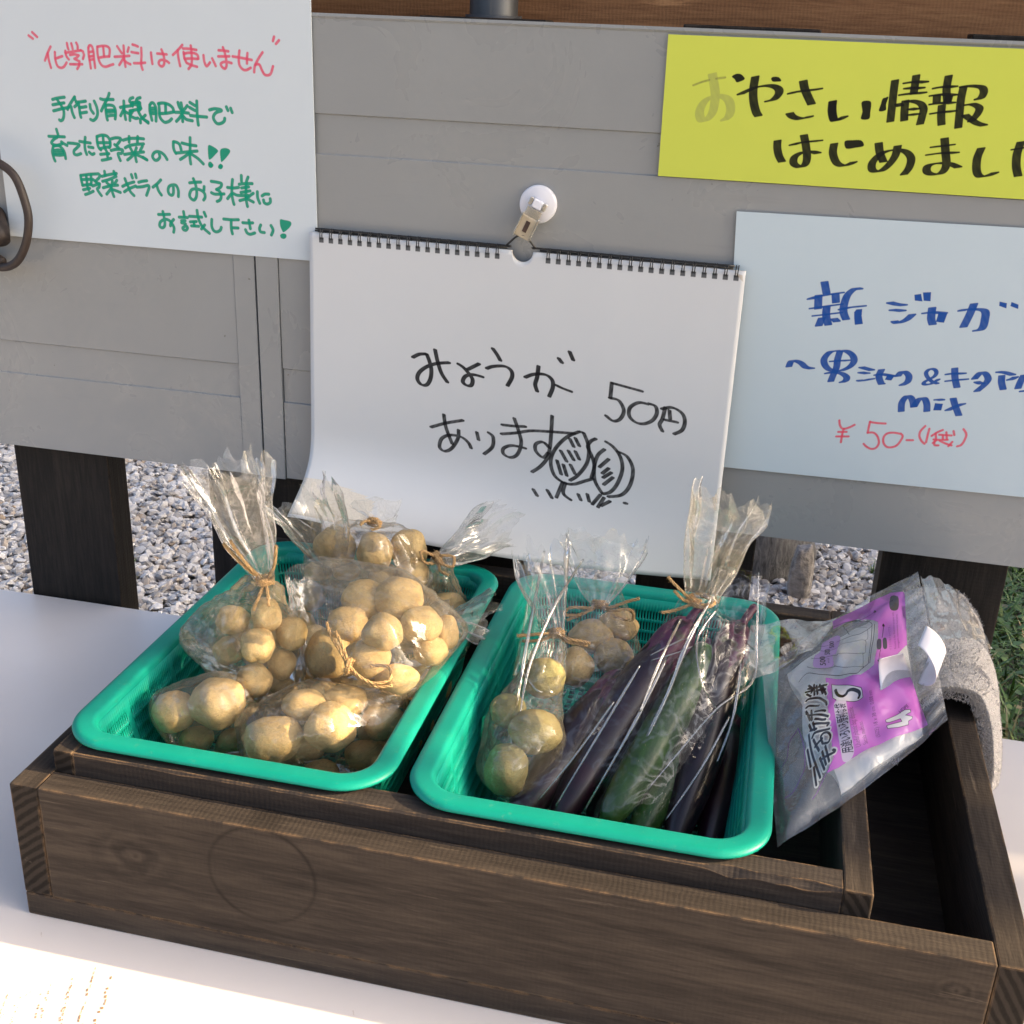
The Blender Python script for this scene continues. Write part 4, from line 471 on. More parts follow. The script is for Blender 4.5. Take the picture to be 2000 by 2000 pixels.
def tuft(px, py, n, s): return [(px + rng.normal() * .022 * s, py + rng.normal() * .022 * s, s * rng.uniform(.4, 1)) for _ in range(n)]
for (x, y, n, s, lab) in ((-1.43, 2.28, 16, .55, 'sparse weed sprouting in the gravel left of the baskets, between two fence slats'), (.345, 2.86, 16, .8, 'leafy weed in the gravel just left of the rightmost visible fence slat'), (.36, 2.62, 10, .9, 'small weed in the gravel behind the tip of the purple package'), (.26, 2.45, 8, .7, 'low weed in the gravel behind the back edge of the crate')):
    w_ = grass_patch('weed', tuft(x, y, n, s)); del w_['kind']; tag(w_, lab, 'weed')

# grey weathered log and a small upright stone in the gravel
m, t, b = mat('weathered_wood'); v = coords(t, (30, 5, 9)); f = tnoise(t, v, 3, 8, .7, .6)
t.links.new(ramp(t, f, [(.3, (.05, .05, .05)), (.5, (.15, .15, .15)), (.75, (.28, .28, .28))]), b.inputs['Base Color']); b.inputs['Roughness'].default_value = .9
bump(t, f, .9, .012, b)
def lump(name, cx, cy, cz, sx, sy, sz, m, seed, amp=.18, sub=4):
    bm = bmesh.new(); bmesh.ops.create_icosphere(bm, subdivisions=sub, radius=1)
    V = []
    for q in bm.verts:
        p = q.co.copy(); k = 1 + amp * noise.noise(p * 1.3 + Vector((seed, 0, 0))) + amp * .4 * noise.noise(p * 4 + Vector((seed, 5, 0)))
        s = [math.copysign(abs(c) ** .75, c) for c in p]
        V.append((cx + s[0] * sx * k, cy + s[1] * sy * k, cz + s[2] * sz * k))
    F = [tuple(q.index for q in p.verts) for p in bm.faces]; bm.free()
    return mesh(name, V, F, m, None, True)
tag(lump('weathered_log', .005, 2.86, GZ + .06, .165, .13, .12, m, 2), 'grey weathered log end lying in the gravel behind the fence', 'log')
tag(lump('upright_stone', .150, 2.68, GZ + .05, .028, .03, .085, simple('grey_stone', (.27, .25, .23), .9, 60, .4, .8, .01), 5), 'small rough grey stone standing in the gravel beside the weathered log', 'stone')

# ================================================================ FENCE, stall back wall, post
fence = empty('slat_fence', (-.2, .985, GZ), 'low fence of black stained upright slats standing behind the table and the grey panel', 'fence')
fx0 = -.7137
k = -3
slat_me = None
while fx0 + .208 * k < 2.9:
    x = fx0 + .208 * k
    box('slat', x, x + .102, .9655, .9975, GZ - .02, .5708 + .0012 * math.sin(k * 2.1), W_slat, fence, .0012)
    k += 1
for z in (-.45, .30): box('rail', -1.5, 2.9, .998, 1.035, z, z + .07, W_slat, fence, .001)

wall = empty('board_wall', (.8, 1.12, GZ), 'brown wooden board wall of the stall standing behind the fence', 'wall')
# boards from bottom to top; unseen height and gaps shaped for the sun patches
ROWS = [(.40, .55, []), (.5515, .70, []), (.7015, .85, []), (.8515, .935, [(2.15, 2.6)]), (.9365, 1.045, []), (1.0465, 1.07, [(2.2, 2.45)]), (1.0715, 1.10, []), (1.1015, 1.135, [(2.2, 2.45)]), (1.1365, 1.20, []), (1.2015, 1.275, [(2.85, 3.2)]), (1.2765, 1.40, []),
        (1.4015, 1.55, [(2.64, 2.88)]), (1.5515, 1.70, [(2.92, 3.29), (3.45, 3.64)]), (1.7015, 1.85, [(3.26, 3.62)]), (1.8515, 2.0, [(3.56, 3.97)]), (2.0015, 2.075, [])]
for i, (z0, z1, op) in enumerate(ROWS):
    xs_ = [-2.2] + [q_ for o_ in op for q_ in o_] + [6.4]
    for a, c in zip(xs_[::2], xs_[1::2]): box('board', a, c, 1.105 + .002 * (i % 2), 1.121 + .002 * (i % 2), z0, z1, W_ply, wall, .0012)
for x in (-1.6, 2.45, 4.6, 6.2): box('wall_stud', x, x + .05, 1.124, 1.17, GZ - .02, 2.05, W_slat, wall)
m_post = simple('galvanised_steel', (.07, .075, .08), .5, 14, .35, .15, .002, .5, .6)
post = empty('steel_post', (-.258, 1.05, GZ), 'dull grey steel post rising behind the top edge of the grey panel', 'post')
q = MB(); q.tube([(-.258, 1.05, GZ), (-.258, 1.05, 1.5)], .0205, 20); q.build('tube', m_post, post, True)
q = MB(); q.tube([(-.258, 1.05, .560), (-.258, 1.05, .572)], .024, 20); q.build('collar', m_post, post, True)
# shed added out of view at the right to keep the gravel yard in shade
blocker = empty('yard_shade_blocker', (6.4, 5.2, GZ), 'added unseen boarded shed standing beside the gravel yard', 'blocker')
box('blocker_wall', 6.0, 6.15, 2.75, 9, GZ - .02, 4.4, W_ply, blocker, .01)
box('blocker_roof', 5.8, 10.2, 2.6, 9.2, 4.401, 4.5, W_slat, blocker, .01)

# ================================================================ TABLE
m, t, b = mat('white_tabletop'); g = coords(t)
c = ramp(t, tnoise(t, g, 3.5, 5, .6), [(.35, (.74, .675, .63)), (.7, (.80, .74, .69))])
sp_ = ramp(t, tnoise(t, g, 85, 4, .7), [(.70, (0, 0, 0)), (.76, (1, 1, 1))])
c = mixc(t, math_(t, 'MULTIPLY', sp_, .25), c, (.25, .2, .16))
t.links.new(c, b.inputs['Base Color']); b.inputs['Roughness'].default_value = .34; b.inputs['Specular IOR Level'].default_value = .45
bump(t, tnoise(t, g, 30, 3), .05, .002, b)
table = empty('table', (-.2, .55, GZ), 'white topped table carrying the vegetable crate', 'table')
box('table_top', -1.6, 1.25, .08, .963, -.028, 0, m, table, .002)
M_leg = simple('table_leg_metal', (.25, .25, .26), .4, 10, .1, .05, .001, .5, .8)
for x in (-1.5, 1.15):
    for y in (.14, .88):
        q = MB(); q.tube([(x, y, GZ - .01), (x, y, -.03)], .015, 14); q.build('leg', M_leg, table, True)
# brown drag scratches
mb = MB(); SCR = simple('brown_scratch', (.30, .19, .10), .9, 300, .3, 0)
def scratch(x0, y0, x1, y1, wd, brk):
    n = 26; d = Vector((x1 - x0, y1 - y0, 0)); s = Vector((-d.y, d.x, 0)).normalized()
    for i in range(n):
        if rng.random() < brk: continue
        a, c = i / n, (i + rng.uniform(.5, 1.0)) / n; ww = wd * rng.uniform(.3, 1) * (.35 + .65 * math.sin(math.pi * min(1, (i + 4) / n)))
        o = s * rng.normal() * wd * .3
        P = [Vector((x0, y0, .0004)) + d * a + o - s * ww / 2, Vector((x0, y0, .0004)) + d * c + o - s * ww / 3, Vector((x0, y0, .0004)) + d * c + o + s * ww / 2, Vector((x0, y0, .0004)) + d * a + o + s * ww / 3]
        mb.add([tuple(p) for p in P], [(0, 1, 2, 3)])
for a in ((-.369, .512, -.341, .424, .0012, .25), (-.355, .508, -.331, .430, .0021, .15), (-.372, .486, -.357, .447, .0012, .4), (-.389, .484, -.368, .430, .0010, .5), (-.400, .480, -.388, .440, .001, .5), (-.408, .478, -.398, .442, .0014, .4), (-.396, .486, -.404, .452, .0008, .5), (-.415, .47, -.405, .448, .001, .4), (-.378, .50, -.362, .455, .0013, .3), (-.388, .492, -.372, .45, .0011, .35), (-.42, .5305, -.417, .5265, .0007, .3), (-.199, .5210, -.197, .5175, .0007, .3), (-.352, .47, -.346, .452, .001, .4)):
    scratch(*a)
tag(mb.build('scratch', SCR, table), kind='stuff')

# ================================================================ CRATES
oc = empty('outer_crate', (-.13, .745, 0), 'dark brown stained wooden crate, the larger outer one standing on the table', 'crate')
X0, X1, Y0, Y1 = -.4385, .1832, .5437, .945
box('bottom_board', X0, X1, Y0 + .0006, Y1, .0002, .0185, W_front, oc, .0012)
box('front_board', X0 + .0203, X1 - .0203, Y0, Y0 + .0195, .0188, .1060, W_front, oc, .0012)
box('back_board', X0 + .0203, X1 - .0203, Y1 - .0195, Y1, .0188, .1050, W_x, oc, .0012)
box('side_board', X0, X0 + .02, Y0 + .0004, Y1, .0188, .1055, W_y, oc, .0012)
box('side_board', X1 - .02, X1, Y0 + .0004, Y1, .0188, .1058, W_y, oc, .0012)
ic = empty('inner_crate', (-.16, .74, .02), 'smaller dark wooden crate nested inside the larger crate, holding the two green baskets', 'crate')
ix0, ix1, iy0, iy1 = -.4178, .0965, .5640, .9215
box('bottom_board', ix0 + .002, ix1 - .002, iy0 + .002, iy1 - .002, .0190, .0330, W_in, ic, .001)
def chipped_board(name, x0, x1, y0, y1, z0, z1, m, parent, chips):
    n = 150; xs = np.linspace(x0, x1, n); v = []; f = []
    for x in xs:
        d = sum(a * math.exp(-((x - c) / s) ** 2) for c, s, a in chips) + .0002 * noise.noise(Vector((x * 150, 1, 2)))
        b_ = .0012 + d
        v += [(x, y0, z0), (x, y1, z0), (x, y1, z1), (x, y0 + b_ * .9, z1), (x, y0, z1 - b_ * 1.15)]
    for i in range(n - 1):
        for j in range(5):
            a = i * 5 + j; c = i * 5 + (j + 1) % 5; f.append((a, a + 5, c + 5, c))
    f += [(0, 1, 2, 3, 4), tuple((n - 1) * 5 + j for j in (4, 3, 2, 1, 0))]
    return mesh(name, v, f, m, parent)
chipped_board('front_board', ix0 + .0140, ix1 - .0168, iy0, iy0 + .0175, .0335, .1215, W_in, ic, [(.018, .012, .0035), (.040, .008, .0018), (.060, .014, .0030), (-.33, .01, .0008)])
box('back_board', ix0 + .0140, ix1 - .0168, iy1 - .0175, iy1, .0335, .1215, W_x, ic, .0012)
box('side_board', ix0 - .0004, ix0 + .0138, iy0, iy1, .0335, .1218, W_y, ic, .0012)
box('side_board', ix1 - .0165, ix1, iy0 - .0006, iy1, .0335, .1222, W_y, ic, .0012)

# ================================================================ BASKETS
gm_, t, b = mat('green_basket_plastic'); g = coords(t)
c = ramp(t, tnoise(t, g, 25, 5, .6), [(.3, (.002, .245, .185)), (.7, (.004, .285, .215))])
c = mixc(t, ramp(t, tnoise(t, g, 140, 5, .75), [(.60, (0, 0, 0)), (.70, (.35, .35, .35))]), c, (.12, .33, .22))
t.links.new(c, b.inputs['Base Color']); b.inputs['Roughness'].default_value = .42; b.inputs['Specular IOR Level'].default_value = .3
b.inputs['Subsurface Weight'].default_value = .25; b.inputs['Subsurface Radius'].default_value = (.002, .012, .009); b.inputs['Subsurface Scale'].default_value = .6
bump(t, tnoise(t, g, 300, 3), .06, .0006, b)
def rrect(x0, x1, y0, y1, r, npc, nstr_x, nstr_y):
    """closed loop of (x, y) with straight runs cut evenly"""
    P = []
    def arc(cx, cy, a0):
        for i in range(npc): a = a0 + (math.pi / 2) * i / npc; P.append((cx + r * math.cos(a), cy + r * math.sin(a)))
    def run(ax, ay, bx, by, n):
        for i in range(n): P.append((ax + (bx - ax) * i / n, ay + (by - ay) * i / n))
    arc(x1 - r, y1 - r, 0); run(x1 - r, y1, x0 + r, y1, nstr_x); arc(x0 + r, y1 - r, math.pi / 2); run(x0, y1 - r, x0, y0 + r, nstr_y)
    arc(x0 + r, y0 + r, math.pi); run(x0 + r, y0, x1 - r, y0, nstr_x); arc(x1 - r, y0 + r, -math.pi / 2); run(x1, y0 + r, x1, y1 - r, nstr_y)
    return np.array(P)
def basket(x0, x1, y0, y1, label):
    e = empty('basket', ((x0 + x1) / 2, (y0 + y1) / 2, .034), label, 'basket')
    # rim: a turned-over flange
    prof = [(0.0020, .1242), (.0003, .1252), (0, .1266), (.0004, .1274), (.0016, .1286), (.0034, .1292), (.0042, .1294), (.0060, .1295), (.0120, .1294), (.0134, .1292), (.0144, .1287), (.0154, .1276), (.0162, .1250), (.0166, .1215), (.0152, .1215), (.0140, .1255), (.0120, .1270), (.0045, .1270), (.0026, .1246)]
    V = []; n = 0
    for ins, z in prof:
        L = rrect(x0 + ins, x1 - ins, y0 + ins, y1 - ins, max(.036 - ins, .006), 12, 10, 14); n = len(L); V += [(p[0], p[1], z) for p in L]
    F = []
    for i in range(len(prof)):
        for j in range(n):
            a = i * n + j; c = i * n + (j + 1) % n; d = ((i + 1) % len(prof)) * n
            F.append((a, c, d + (j + 1) % n, d + j))
    mesh('rim', V, F, gm_, e, True).data.set_sharp_from_angle(angle=R(50))
    # wall with punched slots
    nx, ny, npc = 124, 226, 20
    zs = [.1240]; top = .114; rows = 7; pitch = (top - .046) / rows
    for r_ in range(rows): zs += [top - r_ * pitch, top - r_ * pitch - (pitch - .0022)]
    zs += [.0445, .0385, .0355]
    V = []; n = 0
    for i, z in enumerate(zs):
        q = (.1240 - z) / .088; ins = .0163 + .013 * q + (.004 if z < .04 else 0)
        L = rrect(x0 + ins, x1 - ins, y0 + ins, y1 - ins, .017, npc, nx, ny); n = len(L); V += [(p[0], p[1], z) for p in L]
    F = []
    for i in range(len(zs) - 1):
        slotrow = 1 <= i <= 2 * rows and (i % 2 == 1)
        for j in range(n):
            if slotrow and j % 2 == 0 and (j // 2) % 26 not in (0, 1): continue
            a = i * n + j; c = i * n + (j + 1) % n; F.append((a, c, c + n, a + n))
    o = mesh('wall', V, F, gm_, e, True)
    s_ = o.modifiers.new('solid', 'SOLIDIFY'); s_.thickness = .0014; s_.offset = 0
    # floor grille
    mb = MB(); ins = .034
    a0, a1, b0, b1 = x0 + ins, x1 - ins, y0 + ins, y1 - ins
    nn = int((a1 - a0) / .0075)
    for i in range(nn + 1): x = a0 + (a1 - a0) * i / nn; mb.box(x - .0014, x + .0014, b0, b1, .0352, .0372)
    nn = int((b1 - b0) / .0075)
    for i in range(nn + 1): y = b0 + (b1 - b0) * i / nn; mb.box(a0, a1, y - .0014, y + .0014, .0340, .0362)
    tag(mb.build('floor_grille', gm_, e), kind='stuff')
    return e
basket(-.4215, -.1960, .5670, .905, 'left green plastic basket, filled with clear bags of small potatoes')
basket(-.1870, .0385, .5665, .908, 'right green plastic basket, holding bagged eggplants and cucumbers')

# ================================================================ GREY PANEL with raised trims
m, t, b = mat('grey_painted_steel'); g = coords(t)
t.links.new(ramp(t, tnoise(t, g, 5, 5, .6), [(.3, (.245, .260, .266)), (.7, (.272, .286, .290))]), b.inputs['Base Color'])
t.links.new(ramp(t, tnoise(t, g, 11, 4, .65, .8), [(.35, (.22, .22, .22)), (.65, (.40, .40, .40))]), b.inputs['Roughness'])
b.inputs['Specular IOR Level'].default_value = .55
bump(t, math_(t, 'ADD', tnoise(t, g, 260, 3, .5), math_(t, 'MULTIPLY', tnoise(t, g, 6, 3), 3)), .04, .002, b)
pn = [n for n in t.nodes if n.type == 'VALTORGB'][0]
spk_ = ramp(t, tnoise(t, g, 120, 3, .6), [(.735, (0, 0, 0)), (.755, (.7, .7, .7))]); rub = ramp(t, tnoise(t, coords(t, (2, 2, 26)), 3, 6, .7), [(.60, (0, 0, 0)), (.74, (.22, .22, .22))])
t.links.new(mixc(t, spk_, mixc(t, rub, pn.outputs[0], (.17, .17, .165)), (.09, .08, .07)), b.inputs['Base Color'])
PANEL = m
M_seam = simple('dark_seam', (.03, .03, .03), .8, 50, .2, 0)
panel = empty('grey_panel', (-.4, .955, .172), 'long grey painted steel panel fixed to the fence slats, carrying the handwritten signs', 'panel')
PT, PB, PY = .5683, .1705, .947
# sheet profile in z: pressed bands recessed 1.6 mm
def sheet(name, x0, x1, yo=0):
    prof = [(PB, .012), (PB, .0), (.2432, 0), (.2440, .0016), (.2742, .0016), (.2752, 0), (.4608, 0), (.4616, .0016), (.4922, .0016), (.4932, 0), (PT - .004, 0), (PT - .0022, -.0012), (PT, -.0010), (PT, .016)]
    V = []; F = []
    for x in (x0, x1): V += [(x, PY + yo + d, z) for z, d in prof]
    n = len(prof); F = [(i, i + n, i + 1 + n, i + 1) for i in range(n - 1)]
    F += [tuple(range(n))[::-1], tuple(range(n, 2 * n))]
    return mesh(name, V, F, PANEL, panel)
sheet('sheet', -1.45, -.4590); sheet('sheet', -.4165, .50)
box('stile', -.4588, -.4392, PY - .0006, PY + .014, PB - .0005, PT - .0005, PANEL, panel, .0006)
box('stile', -.4374, -.4172, PY - .0014, PY + .014, PB - .0012, PT - .0005, PANEL, panel, .0006)
box('seam', -.4392, -.4374, PY + .004, PY + .013, PB, PT - .001, M_seam, panel, 0)
box('backing', -1.45, .50, PY + .0165, PY + .0176, PB + .002, PT - .002, M_seam, panel, 0)

# ================================================================ SIGNS
def sign(name, x0, x1, z0, z1, canvas, m, y=.9444, rot=0, th=.0012, corner=.0, bow=0, label='', cat='sign', warp=None):
    """thin board facing the camera side (-y); ink canvas in 0.1 mm world x,z"""
    nx, nz = 30, 24; V = []; UV = []
    for layer in (0, 1):
        for i in range(nx + 1):
            for j in range(nz + 1):
                u, v = i / nx, j / nz; x = x0 + (x1 - x0) * u; z = z0 + (z1 - z0) * v
                if warp: x, z = warp(u, v)
                yy = y - bow * math.sin(math.pi * u) * math.sin(math.pi * v) + layer * th
                V.append((x, yy, z)); UV.append(((x * 1e4 - canvas.x0) / (canvas.x1 - canvas.x0), (z * 1e4 - canvas.y0) / (canvas.y1 - canvas.y0)))
    n = (nx + 1) * (nz + 1); F = []
    for i in range(nx):
        for j in range(nz):
            a = i * (nz + 1) + j; q = (a, a + nz + 1, a + nz + 2, a + 1); F.append(q); F.append(tuple(k + n for k in q[::-1]))
    ring = [i * (nz + 1) for i in range(nx + 1)] + [nx * (nz + 1) + j for j in range(1, nz + 1)] + [i * (nz + 1) + nz for i in range(nx - 1, -1, -1)] + [j for j in range(nz - 1, 0, -1)]
    for a, c in zip(ring, ring[1:] + ring[:1]): F.append((c, a, a + n, c + n))
    o = mesh(name, V, F, m, None, False, UV)
    return tag(o, label, cat)
RED, GREEN, BLACK, BLUE = (.62, .045, .11), (.0, .27, .165), (.012, .012, .016), (.0, .060, .30)
c = Canvas(-7000, -3750, 3650, 8000, .42)
c.draw('red1', 22, (.66, .075, .145), dens=.93, streak=.1); c.draw('red2', 22, (.66, .075, .145), dens=.93, streak=.1)
for k_ in ('g1', 'g2', 'g3', 'g4', 'g5', 'g6', 'g7'): c.draw(k_, 27, GREEN, dens=.975, streak=.05)
sign('handwritten_sign', -.6735, -.3800, .3730, .7930, c, paper('laminated_paper_left', (.575, .645, .69), c, .42, .02, .12), label='white sign with one red and four green handwritten lines at the panel left', bow=.0015,
     warp=lambda u, v: (-.6728 + .2932 * u - .0020 * v * u + .0008 * v, .3730 + .42 * v + .0003 * u))
c = Canvas(-1050, 2650, 4500, 5750, .42)
YK = (.004, .005, .005)
c.draw('y1f', 14, (.27, .29, .10), (52, 14), .62, .25); c.draw('y1g', 14, (.18, .19, .06), (10, 4), .75, .3)
c.draw('y1', 13, YK, (50, 12), .985, .04); c.draw('y2', 13, YK, (44, 10), .985, .04); c.draw('y3', 12, YK, (48, 10), .985, .04)
sign('handwritten_sign', -.098, .262, .4605, .5632, c, paper('yellow_paper', (.57, .64, .095), c, .6, .04), y=.9450, th=.0006, label='yellow paper strip with black brush lettering at the top right of the panel', warp=lambda u, v: (-.0973 + .358 * u - .001 * v, .4614 + .1018 * v + .0002 * u), bow=.0006)
c = Canvas(-400, 2750, 2200, 4500, .42)
c.draw('b1', 13, BLUE, (48, 10), .985, .06, False); c.draw('b2', 12, BLUE, (42, 9), .985, .06, False); c.draw('b3', 13, BLUE, (40, 9), .985, .06, False)
c.draw('b3a', 13, BLUE, (20, 6), .985, .06)
c.draw('r3', 18, (.66, .06, .11), dens=.93, streak=.1)
sign('handwritten_sign', -.03, .26, .228, .440, c, paper('laminated_paper_right', (.50, .60, .655), c, .42, .02, .12), label='pale blue sign with blue lettering and red price, right of the sketchbook', bow=.001,
     warp=lambda u, v: (-.0232 + .297 * u - .0112 * v, .2296 + .2092 * v + .0035 * u))

# ================================================================ SKETCHBOOK on its clip
c = Canvas(-3840, -220, -30, 2640, .42)
KK = (.008, .008, .010)
c.draw('k1', 20, KK, (18, 5), .98, .05); c.draw('k2', 19, KK, (16, 5), .97, .12)
RX = [SK_X0 + .0105 + .00843 * i for i in range(19)] + [-.1795 + .00835 * i for i in range(19)]
for x in RX: c.poly(np.array([(x - .0019, .0035), (x + .0021, .0035), (x + .0021, .0078), (x - .0019, .0078)]) * 1e4, (.05, .055, .06), .9)
c.poly(np.array([(-.0300, .002), (-.0245, .003), (-.0235, .008), (-.0262, .006)]) * 1e4, (.35, .27, .17), .5)
sb = empty('sketchbook', (-.2, .9385, .1365), 'spiral bound white sketchbook hanging from a clip, black marker words and drawing', 'sketchbook')
pm = paper('drawing_paper', (.60, .62, .63), c, .75, .03)
XC, RC = -.2008, .0088
def page(name, lift, m, uv=True, inset=0, curl=1):
    xs = np.concatenate([np.linspace(SK_X0, XC - RC, 46), XC + RC * np.sin(np.linspace(-1.5, 1.5, 15)), np.linspace(XC + RC, SK_X1, 46)]); nt_ = 60; V = []; UV = []
    for x in xs:
        top = math.sqrt(max(RC ** 2 - (x - XC) ** 2, 0)) if abs(x - XC) < RC else 0
        tt = top + (SK_H - inset - top) * np.linspace(0, 1, nt_); P = sketch_S(np.full(nt_, x), tt)
        P[:, 1] += lift
        V += P.tolist(); UV += [((x * 1e4 - c.x0) / (c.x1 - c.x0), (q * 1e4 - c.y0) / (c.y1 - c.y0)) for q in tt]
    F = [tuple(q[::-1]) for q in grid_faces(len(xs), nt_)]
    o = mesh(name, V, F, m, sb, True, UV)
    s_ = o.modifiers.new('solid', 'SOLIDIFY'); s_.thickness = .0003 if lift == 0 else .0016; s_.offset = -1
    return o
page('page', 0, pm)
page('page_stack', .0022, simple('page_edges', (.62, .58, .50), .8, 800, .15, .3, .0003), inset=.0015)
WIRE = simple('black_wire', (.012, .012, .012), .35, 50, .1, 0)
q = MB()
for x in RX:
    for dx in (-.0007, .0011):
        P = [(x + dx + .0002 * math.sin(a), SK_Y0 + .001 - .0040 * math.cos(a) + .0012, SK_Z0 - .0012 + .0050 * math.sin(a) + (-.004) * (x - SK_X0) / (SK_X1 - SK_X0)) for a in np.linspace(-1.15, 3.9, 13)]
        q.tube(P, .00042, 5)
tag(q.build('binding_wire', WIRE, sb, True), kind='stuff')
q = MB(); hz = lambda x: SK_Z0 + .0032 + (-.004) * (x - SK_X0) / (SK_X1 - SK_X0)
q.tube(catmull([(SK_X0 + .005, .9395, hz(SK_X0)), (-.30, .9395, hz(-.30)), (-.217, .9395, hz(-.217)), (-.2145, .939, hz(-.214) + .0006), (-.2055, .935, .4085), (-.200, .934, .4100), (-.196, .935, .4075), (-.1905, .939, hz(-.19) + .0003), (-.186, .9395, hz(-.186)), (-.10, .9395, hz(-.10)), (SK_X1 - .009, .9395, hz(SK_X1))], 5), .00085, 7)
q.build('hanger_wire', WIRE, sb, True)
q = MB(); q.tube([(SK_X0 + .004, .9410, hz(SK_X0) - .002), (-.214, .9410, hz(-.214) - .002)], .0008, 6); q.tube([(-.187, .9410, hz(-.187) - .002), (SK_X1 - .010, .9410, hz(SK_X1) - .002)], .0008, 6)
q.build('spine_wire', WIRE, sb, True)
# clip: round white magnet, hinge pins, tan clear jaws
clip = empty('magnet_clip', (-.191, .946, .4335), 'white round magnet with a small clear plastic clip, holding the sketchbook on the panel', 'clip')
def disc(name, cx, cy, cz, r, th, m, parent, n=48, bev=.0012):
    prof = [(0, 0), (r - bev, 0), (r, bev * .8), (r, th)]
    V = []
    for rr, d in prof: V += [(cx + rr * math.cos(2 * math.pi * i / n), cy - th + d, cz + rr * math.sin(2 * math.pi * i / n)) for i in range(n)]
    return mesh(name, V, grid_faces(4, n, True), m, parent, True)
WHT = simple('white_plastic', (.70, .71, .76), .35, 30, .04, .05, .0005, .5)
disc('magnet', -.1909, .9468, .4335, .0150, .0045, WHT, clip)
m_cl, t, b = mat('clear_plastic'); b.inputs['Base Color'].default_value = (.80, .74, .60, 1); b.inputs['Transmission Weight'].default_value = .75; b.inputs['Roughness'].default_value = .14; b.inputs['IOR'].default_value = 1.35
m_tan = simple('aged_clear_plastic', (.44, .37, .26), .25, 120, .15, .1, .0005, .6)
T0 = Vector((-.1905, .9405, .4335)); dn = Vector((-.40, -.05, -.93)).normalized(); sd = Vector((.91, 0, -.40)).normalized(); fr = Vector((0, -1, 0))
def obox(name, c0, du, dv, dw, m, parent, bev=.0006):
    V = [c0 + du * a + dv * b_ + dw * c_ for a in (-1, 1) for b_ in (-1, 1) for c_ in (-1, 1)]
    F = [(0, 1, 3, 2), (4, 6, 7, 5), (0, 4, 5, 1), (2, 3, 7, 6), (0, 2, 6, 4), (1, 5, 7, 3)]
    o = mesh(name, [tuple(q) for q in V], F, m, parent)
    if bev: k = o.modifiers.new('bevel', 'BEVEL'); k.width = bev; k.segments = 3
    return o
obox('hinge_block', T0 + dn * -.0005 + fr * .001, sd * .0042, dn * .0034, fr * .0022, WHT, clip, .0009)
for s_ in (-1, 1): obox('pin', T0 + sd * (.0060 * s_) + dn * -.001 + fr * .0012, sd * .0016, dn * .0030, fr * .0021, m_cl, clip, .0008)
obox('upper_jaw', T0 + dn * .0085 + fr * .0034, sd * .0066, dn * .0052, fr * .0007, m_cl, clip)
obox('lower_jaw', T0 + dn * .0190 + fr * .0046, sd * .0070, dn * .0088, fr * .0014, m_tan, clip, .001)
obox('jaw_slot', T0 + dn * .0180 + fr * .0062, sd * .0018, dn * .0046, fr * .0003, simple('rust_spring', (.05, .026, .016), .6, 200, .3, .3), clip, .0002)
for s_ in (-1, 1): obox('jaw_side', T0 + sd * (.0068 * s_) + dn * .0185 + fr * .0052, sd * .0007, dn * .0098, fr * .0024, m_cl, clip, .0004)
# dark latch ring at the left edge
q = MB(); pts_ = catmull([(-.676, .925, .4410), (-.6605, .925, .4382), (-.6465, .924, .4278), (-.6388, .923, .4060), (-.6375, .922, .3900), (-.6435, .922, .3700), (-.6560, .923, .3540), (-.6736, .925, .3483), (-.695, .926, .352), (-.712, .926, .370), (-.716, .926, .398), (-.708, .926, .425), (-.693, .926, .438)], 6, True)
LAT = simple('dark_brown_rubber', (.030, .020, .016), .55, 120, .25, .2, .0006)
lt = empty('latch', (-.68, .94, .38), 'dark brown latch ring and knob at the left edge of the grey panel', 'latch')
q.tube(pts_, .00365, 14, True); q.build('ring', LAT, lt, True)
q = MB(); q.tube([(-.688, .947, .388), (-.684, .938, .386), (-.6725, .928, .380), (-.6665, .922, .372)], .010, 14, rr=[.012, .011, .0095, .0075]); q.build('knob', LAT, lt, True)
q = MB(); q.tube([(-.70, .945, .352), (-.684, .935, .352), (-.672, .927, .3535)], .006, 12, rr=[.007, .0065, .004]); q.build('catch', LAT, lt, True)

